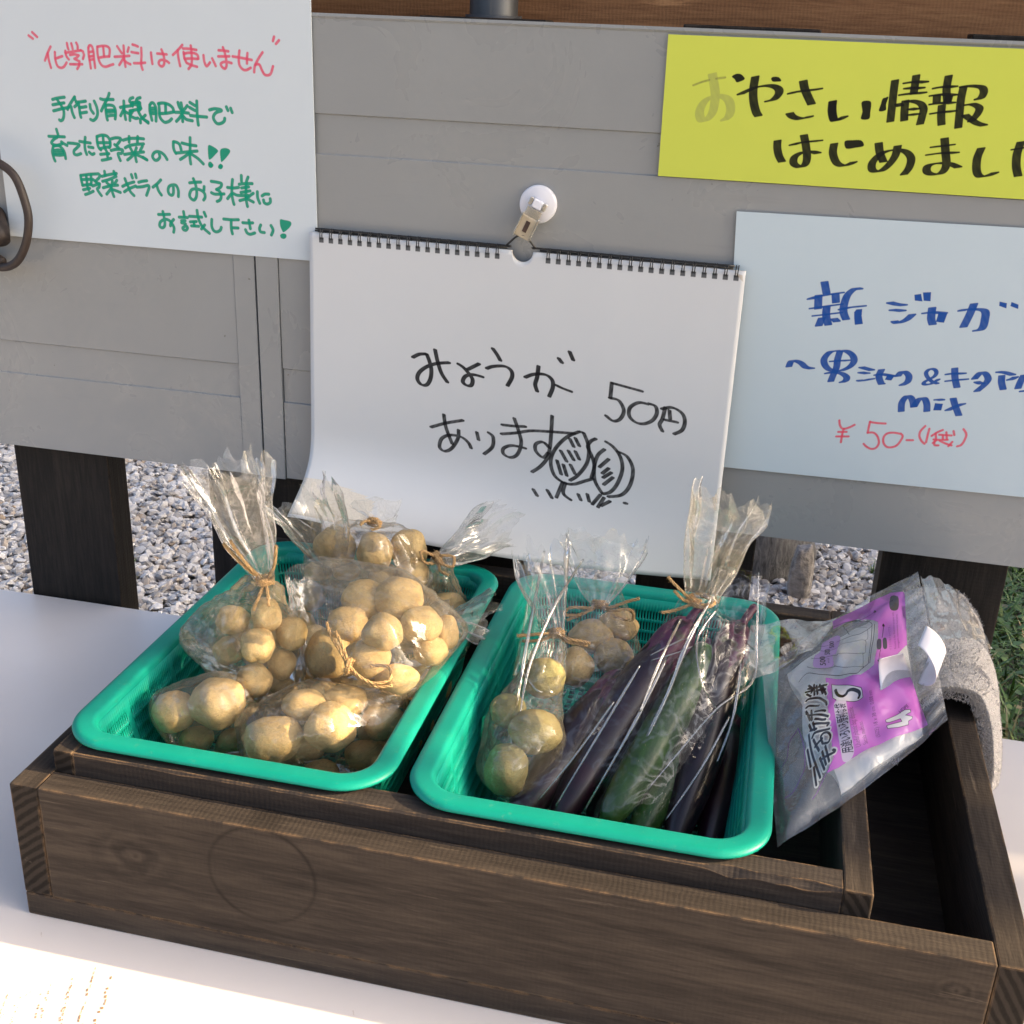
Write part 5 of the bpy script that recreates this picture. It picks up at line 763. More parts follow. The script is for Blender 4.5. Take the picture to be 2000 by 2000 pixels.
# ================================================================ POTATOES
VEG = json.loads('''{"A": [[-0.3523, 0.6949, 0.16, 0.0122, 0.01], [-0.3283, 0.7013, 0.165, 0.011, 0.0121], [-0.3115, 0.7061, 0.15, 0.0111, 0.0127], [-0.3274, 0.6819, 0.15, 0.0123, 0.0125], [-0.3168, 0.698, 0.128, 0.0104, 0.0114], [-0.3301, 0.6799, 0.122, 0.0124, 0.0124], [-0.3565, 0.6931, 0.135, 0.0112, 0.0098], [-0.3169, 0.7011, 0.105, 0.0099, 0.0071], [-0.3702, 0.7411, 0.12, 0.0089, 0.0089], [-0.3473, 0.745, 0.12, 0.0089, 0.0089]], "B": [[-0.2881, 0.7186, 0.13, 0.0175, 0.0182], [-0.2276, 0.6943, 0.132, 0.0158, 0.011], [-0.2222, 0.737, 0.155, 0.0149, 0.0138], [-0.2461, 0.7531, 0.165, 0.0196, 0.0161], [-0.2722, 0.7521, 0.16, 0.0177, 0.0156], [-0.2057, 0.7493, 0.145, 0.0086, 0.0125], [-0.2501, 0.6955, 0.145, 0.0168, 0.0141], [-0.2774, 0.7299, 0.15, 0.0154, 0.014], [-0.2399, 0.7005, 0.165, 0.0146, 0.0133], [-0.2136, 0.7325, 0.137, 0.0124, 0.011]], "C": [[-0.3244, 0.827, 0.165, 0.0177, 0.0161], [-0.2899, 0.8265, 0.165, 0.0149, 0.0152], [-0.2678, 0.8489, 0.16, 0.0154, 0.0173], [-0.3396, 0.8291, 0.14, 0.0117, 0.0086], [-0.3171, 0.8343, 0.14, 0.0117, 0.007], [-0.2603, 0.8357, 0.145, 0.0138, 0.013], [-0.2842, 0.8353, 0.14, 0.0124, 0.0108]], "E": [[-0.3481, 0.6551, 0.115, 0.0203, 0.0171], [-0.3771, 0.6467, 0.108, 0.0155, 0.0138], [-0.3635, 0.6503, 0.085, 0.0126, 0.0087], [-0.3371, 0.6568, 0.085, 0.0114, 0.0086]], "F": [[-0.3001, 0.6421, 0.102, 0.0207, 0.0158], [-0.2618, 0.653, 0.112, 0.0178, 0.0169], [-0.2853, 0.6627, 0.12, 0.015, 0.011], [-0.2612, 0.677, 0.118, 0.0168, 0.0114], [-0.2336, 0.6811, 0.105, 0.0151, 0.0124], [-0.2443, 0.6751, 0.078, 0.0153, 0.0099], [-0.2905, 0.6838, 0.07, 0.0113, 0.0099]], "loose": [[-0.3359, 0.6968, 0.085, 0.0103, 0.0072], [-0.3197, 0.7463, 0.09, 0.0104, 0.0089], [-0.2341, 0.7389, 0.09, 0.0115, 0.0086]], "G": [[-0.1466, 0.6988, 0.118, 0.0126, 0.0126], [-0.1245, 0.6874, 0.112, 0.019, 0.0146], [-0.1394, 0.6657, 0.092, 0.0153, 0.0172], [-0.1262, 0.7223, 0.135, 0.015, 0.015], [-0.1243, 0.6837, 0.075, 0.0135, 0.0135]], "H": [[-0.1034, 0.7933, 0.135, 0.0176, 0.0128], [-0.0849, 0.8067, 0.14, 0.0153, 0.0121], [-0.1098, 0.7604, 0.125, 0.0148, 0.014], [-0.0838, 0.7844, 0.125, 0.0151, 0.0135]]}''')
pm_, t, b = mat('potato_skin'); g = coords(t); oi = N(t, 'ObjectInfo')
base = ramp(t, tnoise(t, g, 1.6, 6, .65), [(.3, (.50, .335, .145)), (.55, (.64, .46, .215)), (.8, (.71, .54, .29))])
base = mixc(t, math_(t, 'MULTIPLY', oi.outputs['Random'], .4), base, (.52, .38, .17))
spk = ramp(t, tnoise(t, g, 13, 3, .6), [(.64, (0, 0, 0)), (.69, (1, 1, 1))])
base = mixc(t, math_(t, 'MULTIPLY', spk, .7), base, (.16, .08, .03))
dirt = ramp(t, tnoise(t, g, 2.6, 6, .72, .8), [(.50, (0, 0, 0)), (.75, (1, 1, 1))])
base = mixc(t, math_(t, 'MULTIPLY', dirt, .42), base, (.22, .13, .06))
t.links.new(base, b.inputs['Base Color']); b.inputs['Roughness'].default_value = .68; b.inputs['Specular IOR Level'].default_value = .22
b.inputs['Subsurface Weight'].default_value = .06; b.inputs['Subsurface Radius'].default_value = (.006, .003, .001)
bump(t, math_(t, 'ADD', tnoise(t, g, 5, 6, .7), math_(t, 'MULTIPLY', spk, -.5)), .30, .022, b)
POT = pm_
pm2 = POT.copy(); pm2.name = 'green_lit_potato_skin'  # same potato; green bounce from the basket is painted into the skin colour
for n in pm2.node_tree.nodes:
    if n.type == 'VALTORGB' and abs(n.color_ramp.elements[0].color[0] - .50) < .01:
        for e, c_ in zip(n.color_ramp.elements, ((.24, .21, .08), (.31, .285, .12), (.38, .36, .17))): e.color = (*c_, 1)
def potato_mesh(seed):
    bm = bmesh.new(); bmesh.ops.create_icosphere(bm, subdivisions=4, radius=1); rr = random.Random(seed)
    eyes = [Vector((rr.gauss(0, 1), rr.gauss(0, 1), rr.gauss(0, 1))).normalized() for _ in range(7)]
    sq = rr.uniform(.9, 1.06)
    for q in bm.verts:
        p = q.co.normalized(); k = 1 + .15 * noise.noise(p * 1.2 + Vector((seed * 3.1, 0, 0))) + .03 * noise.noise(p * 3 + Vector((0, seed, 0)))
        for e in eyes:
            d = (p - e).length; k -= .045 * math.exp(-(d / .10) ** 2) - .010 * math.exp(-((d - .2) / .06) ** 2)
        q.co = p * k; q.co.y *= sq
    me = bpy.data.meshes.new('potato'); bm.to_mesh(me); bm.free()
    me.polygons.foreach_set('use_smooth', [True] * len(me.polygons)); me.materials.append(POT); return me
PM = [potato_mesh(i) for i in range(7)]
PM2 = [m_.copy() for m_ in PM[:3]]
for m_ in PM2: m_.materials.clear(); m_.materials.append(pm2)
def view_frame(p):
    d = (Vector(p) - Vector((0, 0, .567))).normalized(); x = d.cross(Vector((0, 0, 1))).normalized(); return x, x.cross(d), d
def potato(p, rx, ry, label, group, green=False, i=0):
    ms = PM2 if green else PM
    o = bpy.data.objects.new('potato', ms[i % len(ms)]); COL.objects.link(o)
    rz = (rx + ry) / 2 * .95
    x, y, z = view_frame(p)
    M = Matrix((x, y, z)).transposed()                # widest seen across, as it lies
    spin = Matrix.Rotation(random.uniform(-.35, .35), 3, 'Z') @ Matrix.Diagonal(Vector((1, 1, 1)))
    rot_ = (M @ Matrix.Rotation(0, 3, 'Z')).to_4x4()
    inner = Matrix.Rotation(random.choice((0, math.pi)), 4, 'X') @ Matrix.Rotation(random.choice((0, math.pi)), 4, 'Y')
    o.matrix_world = Matrix.Translation(p) @ rot_ @ inner @ Matrix.Diagonal(Vector((rx, ry, rz, 1)))
    return tag(o, label, 'potato', group)
WHERE = {
 'A': ('tied bag at the left of the left basket', 'potatoes in the upright tied bag', ['upper left', 'topmost', 'upper right', 'central round', 'right middle', 'lower central', 'left middle', 'lowest right', 'rear left', 'rear right']),
 'B': ('large sunlit bag', 'potatoes in the large sunlit bag', ['leftmost', 'lowest', 'right of centre', 'topmost largest', 'upper left', 'rightmost', 'lower left of centre', 'left of centre', 'central', 'lower right']),
 'C': ('shaded bag at the back of the left basket', 'potatoes in the back bag', ['upper left', 'upper middle', 'upper right', 'lower left', 'lower middle', 'lower right', 'hidden lower central']),
 'E': ('bag in the front left corner', 'potatoes in the front left corner bag', ['large upper right', 'large left', 'small lower left', 'small lower right']),
 'F': ('bag at the front of the left basket', 'potatoes in the front bag', ['large front left', 'large central', 'upper left', 'upper middle', 'right', 'lower right', 'rear low']),
 'loose': ('gap between the bags of the left basket', 'potatoes between the bags', ['front left', 'rear central', 'right']),
 'G': ('bag at the left of the right basket', 'green-lit potatoes in the right basket', ['left', 'largest right', 'front left', 'topmost', 'front right low']),
 'H': ('rear bag of the right basket', 'potatoes in the rear bag of the right basket', ['upper left', 'upper right', 'lower left', 'lower right'])}
TONE = {'A': 'tan', 'B': 'golden tan', 'C': 'brown', 'E': 'tan', 'F': 'tan', 'loose': 'shaded brown', 'G': 'green-lit', 'H': 'brownish'}
cnt = 0
for key, L in VEG.items():
    bg_, gr_, ws_ = WHERE[key]
    for (x, y, z, rx, ry), w_ in zip(L, ws_):
        potato((x, y, z), rx, ry, '%s %s potato in the %s' % (w_, TONE[key], bg_), gr_, key == 'G', cnt); cnt += 1
low = []
for i in range(60):
    x, y = random.uniform(-.382, -.232), random.uniform(.615, .868); z = .050 + random.uniform(0, .012)
    if all((x - a) ** 2 + (y - b_) ** 2 + (z - c_) ** 2 > .024 ** 2 for a, b_, c_ in low) and all((x - q[0]) ** 2 + (y - q[1]) ** 2 + (z - q[2]) ** 2 > (.010 + q[3]) ** 2 for L in VEG.values() for q in L): low.append((x, y, z))
for i in range(90):
    x, y = random.uniform(-.375, -.240), random.uniform(.655, .85); z = .078 + random.uniform(0, .028)
    if all((x - a) ** 2 + (y - b_) ** 2 + (z - c_) ** 2 > .024 ** 2 for a, b_, c_ in low) and all((x - q[0]) ** 2 + (y - q[1]) ** 2 + (z - q[2]) ** 2 > (.011 + q[3]) ** 2 for L in VEG.values() for q in L): low.append((x, y, z))
for i, p in enumerate(low):
    r_ = random.uniform(.0115, .0140)
    potato(p, r_ * 1.08, r_, 'shaded brown potato low between the bags of the left basket', 'potatoes low between the bags', False, i)

# ================================================================ CLEAR BAGS
fib = []
for i in range(420):
    z = 1 - 2 * (i + .5) / 420; a = i * 2.399963; s_ = math.sqrt(1 - z * z); fib.append((s_ * math.cos(a), s_ * math.sin(a), z))
FIB = np.array(fib)
def ridge(p, sc, sd): 
    return 1 - abs(noise.noise(Vector((p[0] * sc + sd, p[1] * sc, p[2] * sc)))) * 2.2
def frame_from(ax, side=None):
    ax = ax / np.linalg.norm(ax)
    if side is None: side = np.array([1., 0, 0]) if abs(ax[0]) < .8 else np.array([0, 0, 1.])
    s = side - ax * (side @ ax); s /= np.linalg.norm(s); return ax, s, np.cross(ax, s)
def film_bag(name, parent, C, Rr, end, closed_neck=True, mouth=None, fl=(.03, .012), side=None, seed=1, nth=84, nr=46, amp=.0021, gap=.0016, neck_r=.0035, m=None, pleat=.3, jag=.010, curl=0, flr=14, extra=(), start=None):
    """film wrapped round spheres C,Rr up to `end` (a tied neck, or the open end); beyond a neck it flares out to `mouth`"""
    C = np.array(C, float); Rr = np.array(Rr, float); end = np.array(end, float)
    HC = np.vstack([C] + [np.array([e_]) for e_ in extra] + ([end[None]] if closed_neck else [])); HR = np.concatenate([Rr, np.full(len(extra), .0015), [neck_r] if closed_neck else []])
    H = ((FIB @ HC.T) + HR[None] ).max(1) + gap
    cen = np.array(start, float) if start is not None else C.mean(0); ax, sv, tv = frame_from(end - cen, side)
    tmin = (HC @ ax - HR).min() - gap * .9; tend = end @ ax; t0 = cen @ ax
    V = []
    us = 1 - np.cos(np.linspace(0, math.pi / 2, nr)) if False else np.linspace(0, 1, nr) ** .85
    ths = np.linspace(0, 2 * math.pi, nth, endpoint=False)
    wS = (np.abs((HC - cen) @ sv) + HR).max(); wT = (np.abs((HC - cen) @ tv) + HR).max()
    rs = random.Random(seed); ph = [rs.uniform(0, 6.28) for _ in range(8)]
    for i, u_ in enumerate(us):
        tt = tmin + (tend - tmin) * u_
        o = cen + ax * (tt - t0)
        near = max(0, (tt - t0) / max(tend - t0, 1e-4))
        for th in ths:
            th2 = math.atan2(math.sin(th) * wT, math.cos(th) * wS) if wS > 0 else th
            d = sv * math.cos(th2) + tv * math.sin(th2)
            den = FIB @ d; k = den > .05; rr = np.min((H[k] - FIB[k] @ o) / den[k]); rr = max(rr, .0006)
            if closed_neck: rr *= 1 - .38 * (near * (1 - near) * 4) * .6
            pl = sum(math.sin(kk * th + ph[j] + near * 1.5) for j, kk in enumerate((4, 6, 9, 13))) / 4
            rr *= 1 + pl * (.015 + (pleat if closed_neck else .02) * near ** 2.0)
            rr = rr + amp * ridge(o + d * rr, 42, seed * 7.3) * .9 + amp * .6 * ridge(o + d * rr, 95, seed * 3.1)
            if closed_neck and near > .93: rr = min(rr, neck_r * 1.6)
            V.append(o + d * max(rr, .0004))
    nring = nr
    if mouth is not None:
        mo = np.array(mouth, float); L = np.linalg.norm(mo - end); ax2, s2, t2 = frame_from(mo - end, side)
        dirc = ax2
        for j in range(1, flr + 1):
            q = j / flr
            for th in ths:
                jg = jag * (noise.noise(Vector((math.cos(th) * 2 + seed, math.sin(th) * 2, 3))) + .5 * noise.noise(Vector((math.cos(th) * 6, math.sin(th) * 6, seed)))) * q * 2
                A_, B_ = neck_r + (fl[0] - neck_r) * q ** .75, neck_r + (fl[1] - neck_r) * q ** .75
                pl = sum(math.sin(kk * th + ph[j2 + 3] + q * 2.2) for j2, kk in enumerate((2, 3, 5, 9))) / 4
                rr = 1 + pl * (.50 - .25 * q)
                p = end + dirc * (L * q + jg) + s2 * (A_ * math.cos(th) * rr) + t2 * (B_ * math.sin(th) * rr + curl * q * q)
                p = p + (s2 * noise.noise(Vector((*(p * 30),)) ) + t2 * noise.noise(Vector((*(p * 34 + 9),)))) * .009 * q + t2 * (ridge(p, 60, seed) * .0016)
                V.append(p)
        nring += flr
    F = grid_faces(nring, nth, True)
    F.append(tuple(range(nth))[::-1])
    o = mesh(name, V, F, m or CELLO, parent, True)
    if mouth is not None:                              # crumpled gathered top; its extra milkiness imitates sunlit glare
        o.data.materials.append(CELLO_GLARE); k0 = (nr - 1) * nth
        o.data.polygons.foreach_set('material_index', [1 if k0 <= i < (nring - 1) * nth else 0 for i in range(len(F))])
    return o
def twine(parent, c, r, ax, ends, seed=0, turns=3):
    rs = random.Random(seed); q = MB(); ax, s, t_ = frame_from(np.array(ax, float)); c = np.array(c, float)
    def rope(P):
        P = catmull(P, 7); n = len(P)
        for k_ in range(3):
            Q = []
            for i, p in enumerate(P):
                d = P[min(i + 1, n - 1)] - P[max(i - 1, 0)]; f_ = frame_from(d + 1e-9); a = i * .75 + k_ * 2.094
                Q.append(p + (f_[1] * math.cos(a) + f_[2] * math.sin(a)) * .00065)
            q.tube(Q, .00066, 5)
        for _ in range(int(n * 1.6)):                       # loose fibres
            i = rs.randrange(n); d = np.array([rs.gauss(0, 1) for _ in range(3)]); d /= np.linalg.norm(d)
            q.tube([P[i], P[i] + d * rs.uniform(.0015, .0032)], .00012, 3)
    P = [c + ax * (.0016 * (i / 8 - turns / 2)) + (s * math.cos(i * math.pi / 4) + t_ * math.sin(i * math.pi / 4)) * (r + .0012) for i in range(turns * 8)]
    rope(P)
    for e in ends: rope([c] + [np.array(k_, float) for k_ in e])
    return q.build('twine', JUTE, parent, True)
def cr(key): L = VEG[key]; return [l[:3] for l in L], [max(l[3], l[4]) * .98 for l in L]
def bag_root(c, label, cat='bag', group=None): return empty('clear_bag', tuple(c), label, cat, group)

C_, R_ = cr('A'); nk = (-.3190, .6820, .2030)
e = bag_root((-.335, .70, .10), 'upright clear bag of potatoes tied with twine, at the left of the left basket')
film_bag('film', e, C_ + [(-.386, .695, .138), (-.374, .698, .168)], R_ + [.006, .005], nk, True, (-.3420, .680, .284), (.030, .020), np.array([1., .2, 0]), 11, jag=.012, curl=.004, neck_r=.0042)
twine(e, nk, .0042, (-.1, 0, 1), [[(-.328, .676, .212), (-.337, .672, .224), (-.344, .672, .232)], [(-.326, .675, .214), (-.333, .671, .227), (-.338, .670, .236)], [(-.311, .680, .216), (-.309, .680, .232)], [(-.319, .671, .196), (-.3225, .668, .186)], [(-.313, .672, .198), (-.311, .668, .191)]], 3)
C_, R_ = cr('B')
e = bag_root((-.24, .72, .12), 'large sunlit clear potato bag lying on top, twine across its front')
film_bag('film', e, C_ + [(-.279, .734, .180)], R_ + [.004], (-.327, .748, .174), False, None, side=np.array([0, -.3, 1.]), seed=21, amp=.0020, extra=[(-.325, .737, .181), (-.327, .770, .178)], start=(-.248, .723, .147))
film_bag('film_tail', e, [(-.215, .765, .150)], [.010], (-.2085, .768, .147), True, (-.1850, .788, .141), (.019, .008), np.array([0, .5, 1.]), 23, nth=48, nr=12, flr=9, jag=.008)
twine(e, (-0.2550, 0.6725, 0.1510), .0035, (.8, .1, -.3), [[(-0.2625, 0.6760, 0.1590), (-0.2725, 0.6840, 0.1660), (-0.2785, 0.6920, 0.1710)], [(-0.2615, 0.6780, 0.1620), (-0.2695, 0.6850, 0.1690)], [(-0.2465, 0.6700, 0.1450), (-0.2365, 0.6710, 0.1410), (-0.2265, 0.6760, 0.1430), (-0.2295, 0.6820, 0.1490), (-0.2415, 0.6780, 0.1500)], [(-0.2465, 0.6705, 0.1430), (-0.2345, 0.6720, 0.1380), (-0.2245, 0.6750, 0.1390)]], 5, 2)
C_, R_ = cr('C'); nk = (-.2925, .835, .188)
e = bag_root((-.29, .83, .12), 'shaded clear bag of brown potatoes below the curled page of the sketchbook')
film_bag('film', e, C_, R_, nk, True, (-.300, .862, .190), (.022, .014), None, 31, jag=.006)
twine(e, nk, .0038, (0, .6, .8), [[(-.297, .826, .192), (-.300, .822, .190)], [(-.288, .826, .1935), (-.284, .822, .190), (-.290, .820, .188)]], 7)
C_, R_ = cr('E')
e = bag_root((-.355, .652, .08), 'small clear bag of potatoes in the front left corner of the left basket')
film_bag('film', e, C_, R_, (-.3235, .668, .118), False, None, side=np.array([0, .2, 1.]), seed=41, extra=[(-.322, .660, .126), (-.323, .676, .110)], amp=.0015)
C_, R_ = cr('F'); nk = (-.2205, .694, .118)
e = bag_root((-.265, .665, .08), 'clear bag of potatoes at the front of the left basket, twine end pointing right')
film_bag('film', e, C_, R_, nk, True, (-.214, .712, .112), (.014, .008), None, 51, jag=.004, extra=[(-.326, .644, .110), (-.325, .6435, .090)], amp=.0015)
twine(e, nk, .0036, (1, .3, .1), [[(-.214, .688, .122), (-.209, .685, .1225)], [(-.226, .686, .125), (-.236, .684, .1275)]], 9, 2)
# empty tails of bags behind the tied one
e = bag_root((-.28, .86, .12), 'clear bag pushed behind the others, its crumpled empty top rising under the sketchbook')
film_bag('film', e, [(-.305, .862, .10), (-.265, .865, .10), (-.33, .85, .105)], [.020, .020, .016], (-.3240, .822, .150), True, (-.3440, .806, .212), (.034, .020), np.array([1., .1, .1]), 61, jag=.016, flr=18, neck_r=.006)
potato((-.305, .862, .098), .018, .017, 'brown potato hidden in the rearmost crumpled bag of the left basket', 'potatoes in the rearmost left bag', False, 3)
potato((-.265, .865, .098), .018, .016, 'brown potato hidden in the rearmost crumpled bag of the left basket', 'potatoes in the rearmost left bag', False, 4)
nk = (-.2405, .842, .160)
e = bag_root((-.235, .86, .10), 'clear bag tied with a twine bow at the back right of the left basket')
film_bag('film', e, [(-.236, .856, .105), (-.232, .835, .088)], [.020, .018], nk, True, (-.200, .882, .178), (.034, .016), np.array([.6, -.2, 1.]), 63, jag=.010, neck_r=.004, flr=14)
potato((-.236, .856, .104), .018, .017, 'brown potato in the bow tied bag at the back right of the left basket', 'potatoes in the bow tied bag', False, 5)
potato((-.232, .835, .088), .016, .015, 'brown potato in the bow tied bag at the back right of the left basket', 'potatoes in the bow tied bag', False, 6)
twine(e, nk, .004, (.6, .5, .4), [[(-.236, .834, .160), (-.226, .834, .158), (-.227, .840, .164), (-.237, .838, .165)], [(-.246, .836, .166), (-.252, .832, .169), (-.249, .830, .161), (-.242, .835, .158)], [(-.236, .833, .154), (-.228, .830, .152)]], 11)
# right basket
C_, R_ = cr('G'); nk = (-.1240, .752, .156)
e = bag_root((-.135, .69, .08), 'clear tied bag of green-lit potatoes in the right basket')
film_bag('film', e, C_, R_, nk, True, (-.149, .788, .200), (.022, .014), np.array([1., 0, .1]), 71, jag=.010, neck_r=.0042)
twine(e, nk, .0042, (-.2, .6, .8), [[(-.133, .744, .158), (-.145, .742, .156), (-.151, .741, .155)], [(-.133, .744, .153), (-.147, .742, .151)], [(-.115, .744, .157), (-.103, .745, .156), (-.098, .746, .155)], [(-.115, .745, .154), (-.100, .747, .152)]], 13)
C_, R_ = cr('H'); nk = (-.1000, .803, .1580)
e = bag_root((-.095, .79, .09), 'clear bag of brown potatoes with twine bow, back of the right basket')
film_bag('film', e, C_, R_, nk, True, (-.1050, .832, .200), (.034, .010), np.array([1., 0, -.1]), 81, jag=.006, neck_r=.0042, m=CELLO_CLEAR)
twine(e, nk, .0042, (0, .5, .8), [[(-.107, .795, .158), (-.121, .793, .157), (-.125, .792, .151), (-.113, .793, .152)], [(-.109, .795, .154), (-.123, .791, .147)], [(-.092, .796, .160), (-.078, .797, .167), (-.070, .798, .170)], [(-.091, .795, .158), (-.076, .797, .160), (-.074, .796, .152), (-.088, .795, .154)]], 15)

# ---- eggplants and cucumbers
m_egg, t, b = mat('eggplant_skin'); g = coords(t)
t.links.new(ramp(t, tnoise(t, g, 40, 4, .6), [(.3, (.007, .002, .005)), (.75, (.022, .006, .013))]), b.inputs['Base Color'])
b.inputs['Roughness'].default_value = .30; b.inputs['Coat Weight'].default_value = .1; bump(t, tnoise(t, g, 120, 3), .05, .001, b)
m_cal, t, b = mat('eggplant_calyx'); g = coords(t)
c_ = ramp(t, tnoise(t, coords(t, (1, 1, 1)), 70, 5, .65), [(.35, (.035, .008, .024)), (.54, (.085, .016, .05)), (.68, (.07, .08, .03)), (.85, (.13, .16, .05))])
t.links.new(c_, b.inputs['Base Color']); b.inputs['Roughness'].default_value = .45; bump(t, tnoise(t, g, 220, 4, .6), .3, .001, b)
m_cuc, t, b = mat('cucumber_skin'); g = coords(t)
t.links.new(ramp(t, tnoise(t, coords(t, (1, .35, .6)), 60, 4, .6), [(.35, (.022, .060, .010)), (.6, (.045, .11, .018)), (.8, (.12, .20, .05))]), b.inputs['Base Color'])
b.inputs['Roughness'].default_value = .35; bump(t, tnoise(t, g, 180, 3, .5), .4, .0012, b)
def lathe_path(name, P, rr, m, parent, n=28, bump_=0, seed=0):
    P = catmull(P, 8); R2 = np.interp(np.linspace(0, 1, len(P)), np.linspace(0, 1, len(rr)), rr)
    v, f = tube_vf(P, 1, n, 0, False, list(R2))
    if bump_: v = [tuple(np.array(q) + np.array([noise.noise(Vector(q) * 190 + Vector((seed, 0, k_ * 9))) for k_ in range(3)]) * bump_) for q in v]
    return mesh(name, v, f, m, parent, True)
def eggplant(stem, calyx, neck, mid, tip, rad, label, sd):
    e = empty('eggplant', tip, label, 'eggplant', None)
    lathe_path('body', [calyx, neck, mid, tip], [rad * .55, rad * .66, rad * .74, rad * .82, rad * .92, rad, rad * 1.02, rad * .98, rad * .85, rad * .55, .001], m_egg, e, 30)
    cA, sA, nA = np.array(calyx), np.array(stem), np.array(neck); ax, s1, t1 = frame_from(nA - cA)
    # calyx cap with pointed lobes
    V = []; n = 40; rows = 9; L = np.linalg.norm(nA - cA)
    for i in range(rows):
        q = i / (rows - 1)
        for k_ in range(n):
            a = 2 * math.pi * k_ / n; lob = .62 + .38 * abs(math.cos(a * 2.5 + sd)) ** .8
            d = q * lob * L * 1.25 - L * .12; rr_ = rad * (.16 + .62 * min(1, q * 2.2) ** .6) + .0012 - .0006 * q + .0008 * math.sin(a * 5 + sd)
            V.append(cA + ax * d + (s1 * math.cos(a) + t1 * math.sin(a)) * rr_)
    o = mesh('calyx', V, grid_faces(rows, n, True) + [tuple(range(n))[::-1]], m_cal, e, True)
    lathe_path('stem', [sA, sA * .6 + cA * .4 + np.array([0, 0, .002]), cA + ax * .004], [.0030, .0036, .0030, .0034, .0048], m_cal, e, 12, .0006, sd)
    return e
eggplant((-.048, .766, .146), (-.068, .748, .130), (-.088, .724, .112), (-.108, .694, .086), (-.134, .640, .056), .0170, 'dark eggplant with purple calyx nearest the green-lit potatoes in the right basket', 1)
eggplant((-.022, .784, .178), (-.033, .773, .166), (-.052, .748, .142), (-.078, .708, .100), (-.104, .645, .056), .0168, 'dark eggplant in the middle of the right basket, purple calyx under the flared bag top', 2)
eggplant((.016, .806, .172), (.006, .792, .160), (-.004, .762, .140), (-.010, .722, .100), (-.022, .645, .056), .0165, 'dark eggplant at the right side of the right basket, partly under the cucumber pouch', 3)
def cucumber(P, r_, label, sd):
    e = empty('cucumber', P[-1], label, 'cucumber')
    lathe_path('body', P, [r_ * .45, r_ * .85, r_, r_, r_ * 1.03, r_, r_, r_ * .95, r_ * .8, r_ * .4], m_cuc, e, 26, .0007, sd)
    a_, b2 = np.array(P[0]), np.array(P[1]); d = (a_ - b2) / np.linalg.norm(a_ - b2)
    lathe_path('stem', [a_ - d * .002, a_ + d * .006], [.0028, .0022], m_cal, e, 10)
cucumber([(-.016, .772, .152), (-.028, .742, .128), (-.043, .705, .104), (-.066, .652, .072)], .0140, 'pale green cucumber in the glossy pouch at the front of the right basket', 4)
cucumber([(.006, .764, .130), (-.006, .745, .110), (-.026, .706, .086), (-.046, .650, .062)], .0130, 'dark green cucumber lying to the right of the pale green one', 6)
eggplant((.008, .812, .080), (.006, .800, .076), (.008, .775, .072), (.008, .735, .070), (.002, .655, .055), .0165, 'dark eggplant lying lowest along the right wall of the right basket', 5)
eggplant((-.050, .850, .100), (-.052, .832, .092), (-.056, .800, .080), (-.066, .740, .062), (-.078, .660, .054), .0165, 'dark eggplant lying lowest in the middle of the right basket', 7)
# flared bag over the eggplants
nk = (-.0235, .777, .188)
e = bag_root((-.03, .75, .08), 'clear bag of eggplants with a tall flared top standing against the sketchbook')
SP = [(-.033, .773, .166), (-.052, .748, .142), (-.075, .712, .105), (-.096, .680, .070), (.006, .792, .160), (-.004, .762, .140), (-.020, .728, .105), (-.040, .695, .072)]
film_bag('film', e, SP, [.013, .017, .0205, .014, .013, .017, .020, .014], nk, True, (-.0145, .780, .2640), (.0245, .018), np.array([1., -.1, -.2]), 91, nr=60, jag=.011, neck_r=.0085, pleat=.15, flr=20, gap=.0012, amp=.0009, m=CELLO_CLEAR)
twine(e, (-.0235, .776, .186), .0085, (0, 0, 1), [[(-.033, .768, .192), (-.044, .766, .202), (-.048, .766, .206)], [(-.034, .768, .188), (-.043, .766, .196)], [(-.033, .768, .184), (-.042, .766, .180), (-.050, .764, .178)]], 17, 2)
# long glossy pouches
e = bag_root((-.105, .70, .06), 'long stiff clear pouch round the leftmost eggplant')
film_bag('film', e, [(-.068, .748, .130), (-.088, .724, .112), (-.106, .697, .090), (-.130, .660, .062)], [.015, .018, .0200, .013], (-.118, .795, .190), False, None, side=np.array([1., -.3, -.2]), seed=101, nr=44, nth=96, amp=.0011, gap=.0010, m=CELLO_CLEAR,
         extra=[(-.145, .788, .194), (-.096, .800, .188), (-.146, .662, .066), (-.104, .663, .060)], start=(-.118, .700, .098))
e = bag_root((-.04, .70, .06), 'long stiff clear pouch holding the cucumbers, bright highlights along its edges')
film_bag('film', e, [(-.016, .772, .152), (-.028, .742, .128), (-.043, .705, .104), (-.062, .660, .075), (.004, .760, .127), (-.022, .712, .090), (-.040, .670, .070)], [.011, .0150, .0150, .011, .013, .0145, .012], (-.0010, .822, .192), False, None, side=np.array([1., -.3, -.2]), seed=111, nr=50, nth=96, amp=.0012, gap=.0010, m=CELLO_CLEAR,
         extra=[(-.012, .812, .196), (.020, .826, .192), (-.074, .650, .066), (-.036, .655, .058)], start=(-.022, .715, .108))
def fold_glares(parent, L):
    q = MB()
    for P, r_ in L: q.tube(catmull(P, 8), r_, 7, rr=[r_ * (.55 + .45 * math.sin(3.14 * min(1, (k_ + 2) / (8 * (len(P) - 1))))) * (1 + .35 * noise.noise(Vector((k_ * .35, r_ * 9000, 1)))) for k_ in range(8 * (len(P) - 1) + 1)])
    return q.build('fold_glare', FOLD_GLARE, parent, True)
FOLD_GLARE = film('fold_glare_film', haze=.10, gloss=.22, rough=.10, bs=.1, f3k=.2, ck=0, fr=.9)  # bright glossy tubes laid along film folds to draw in glare streaks
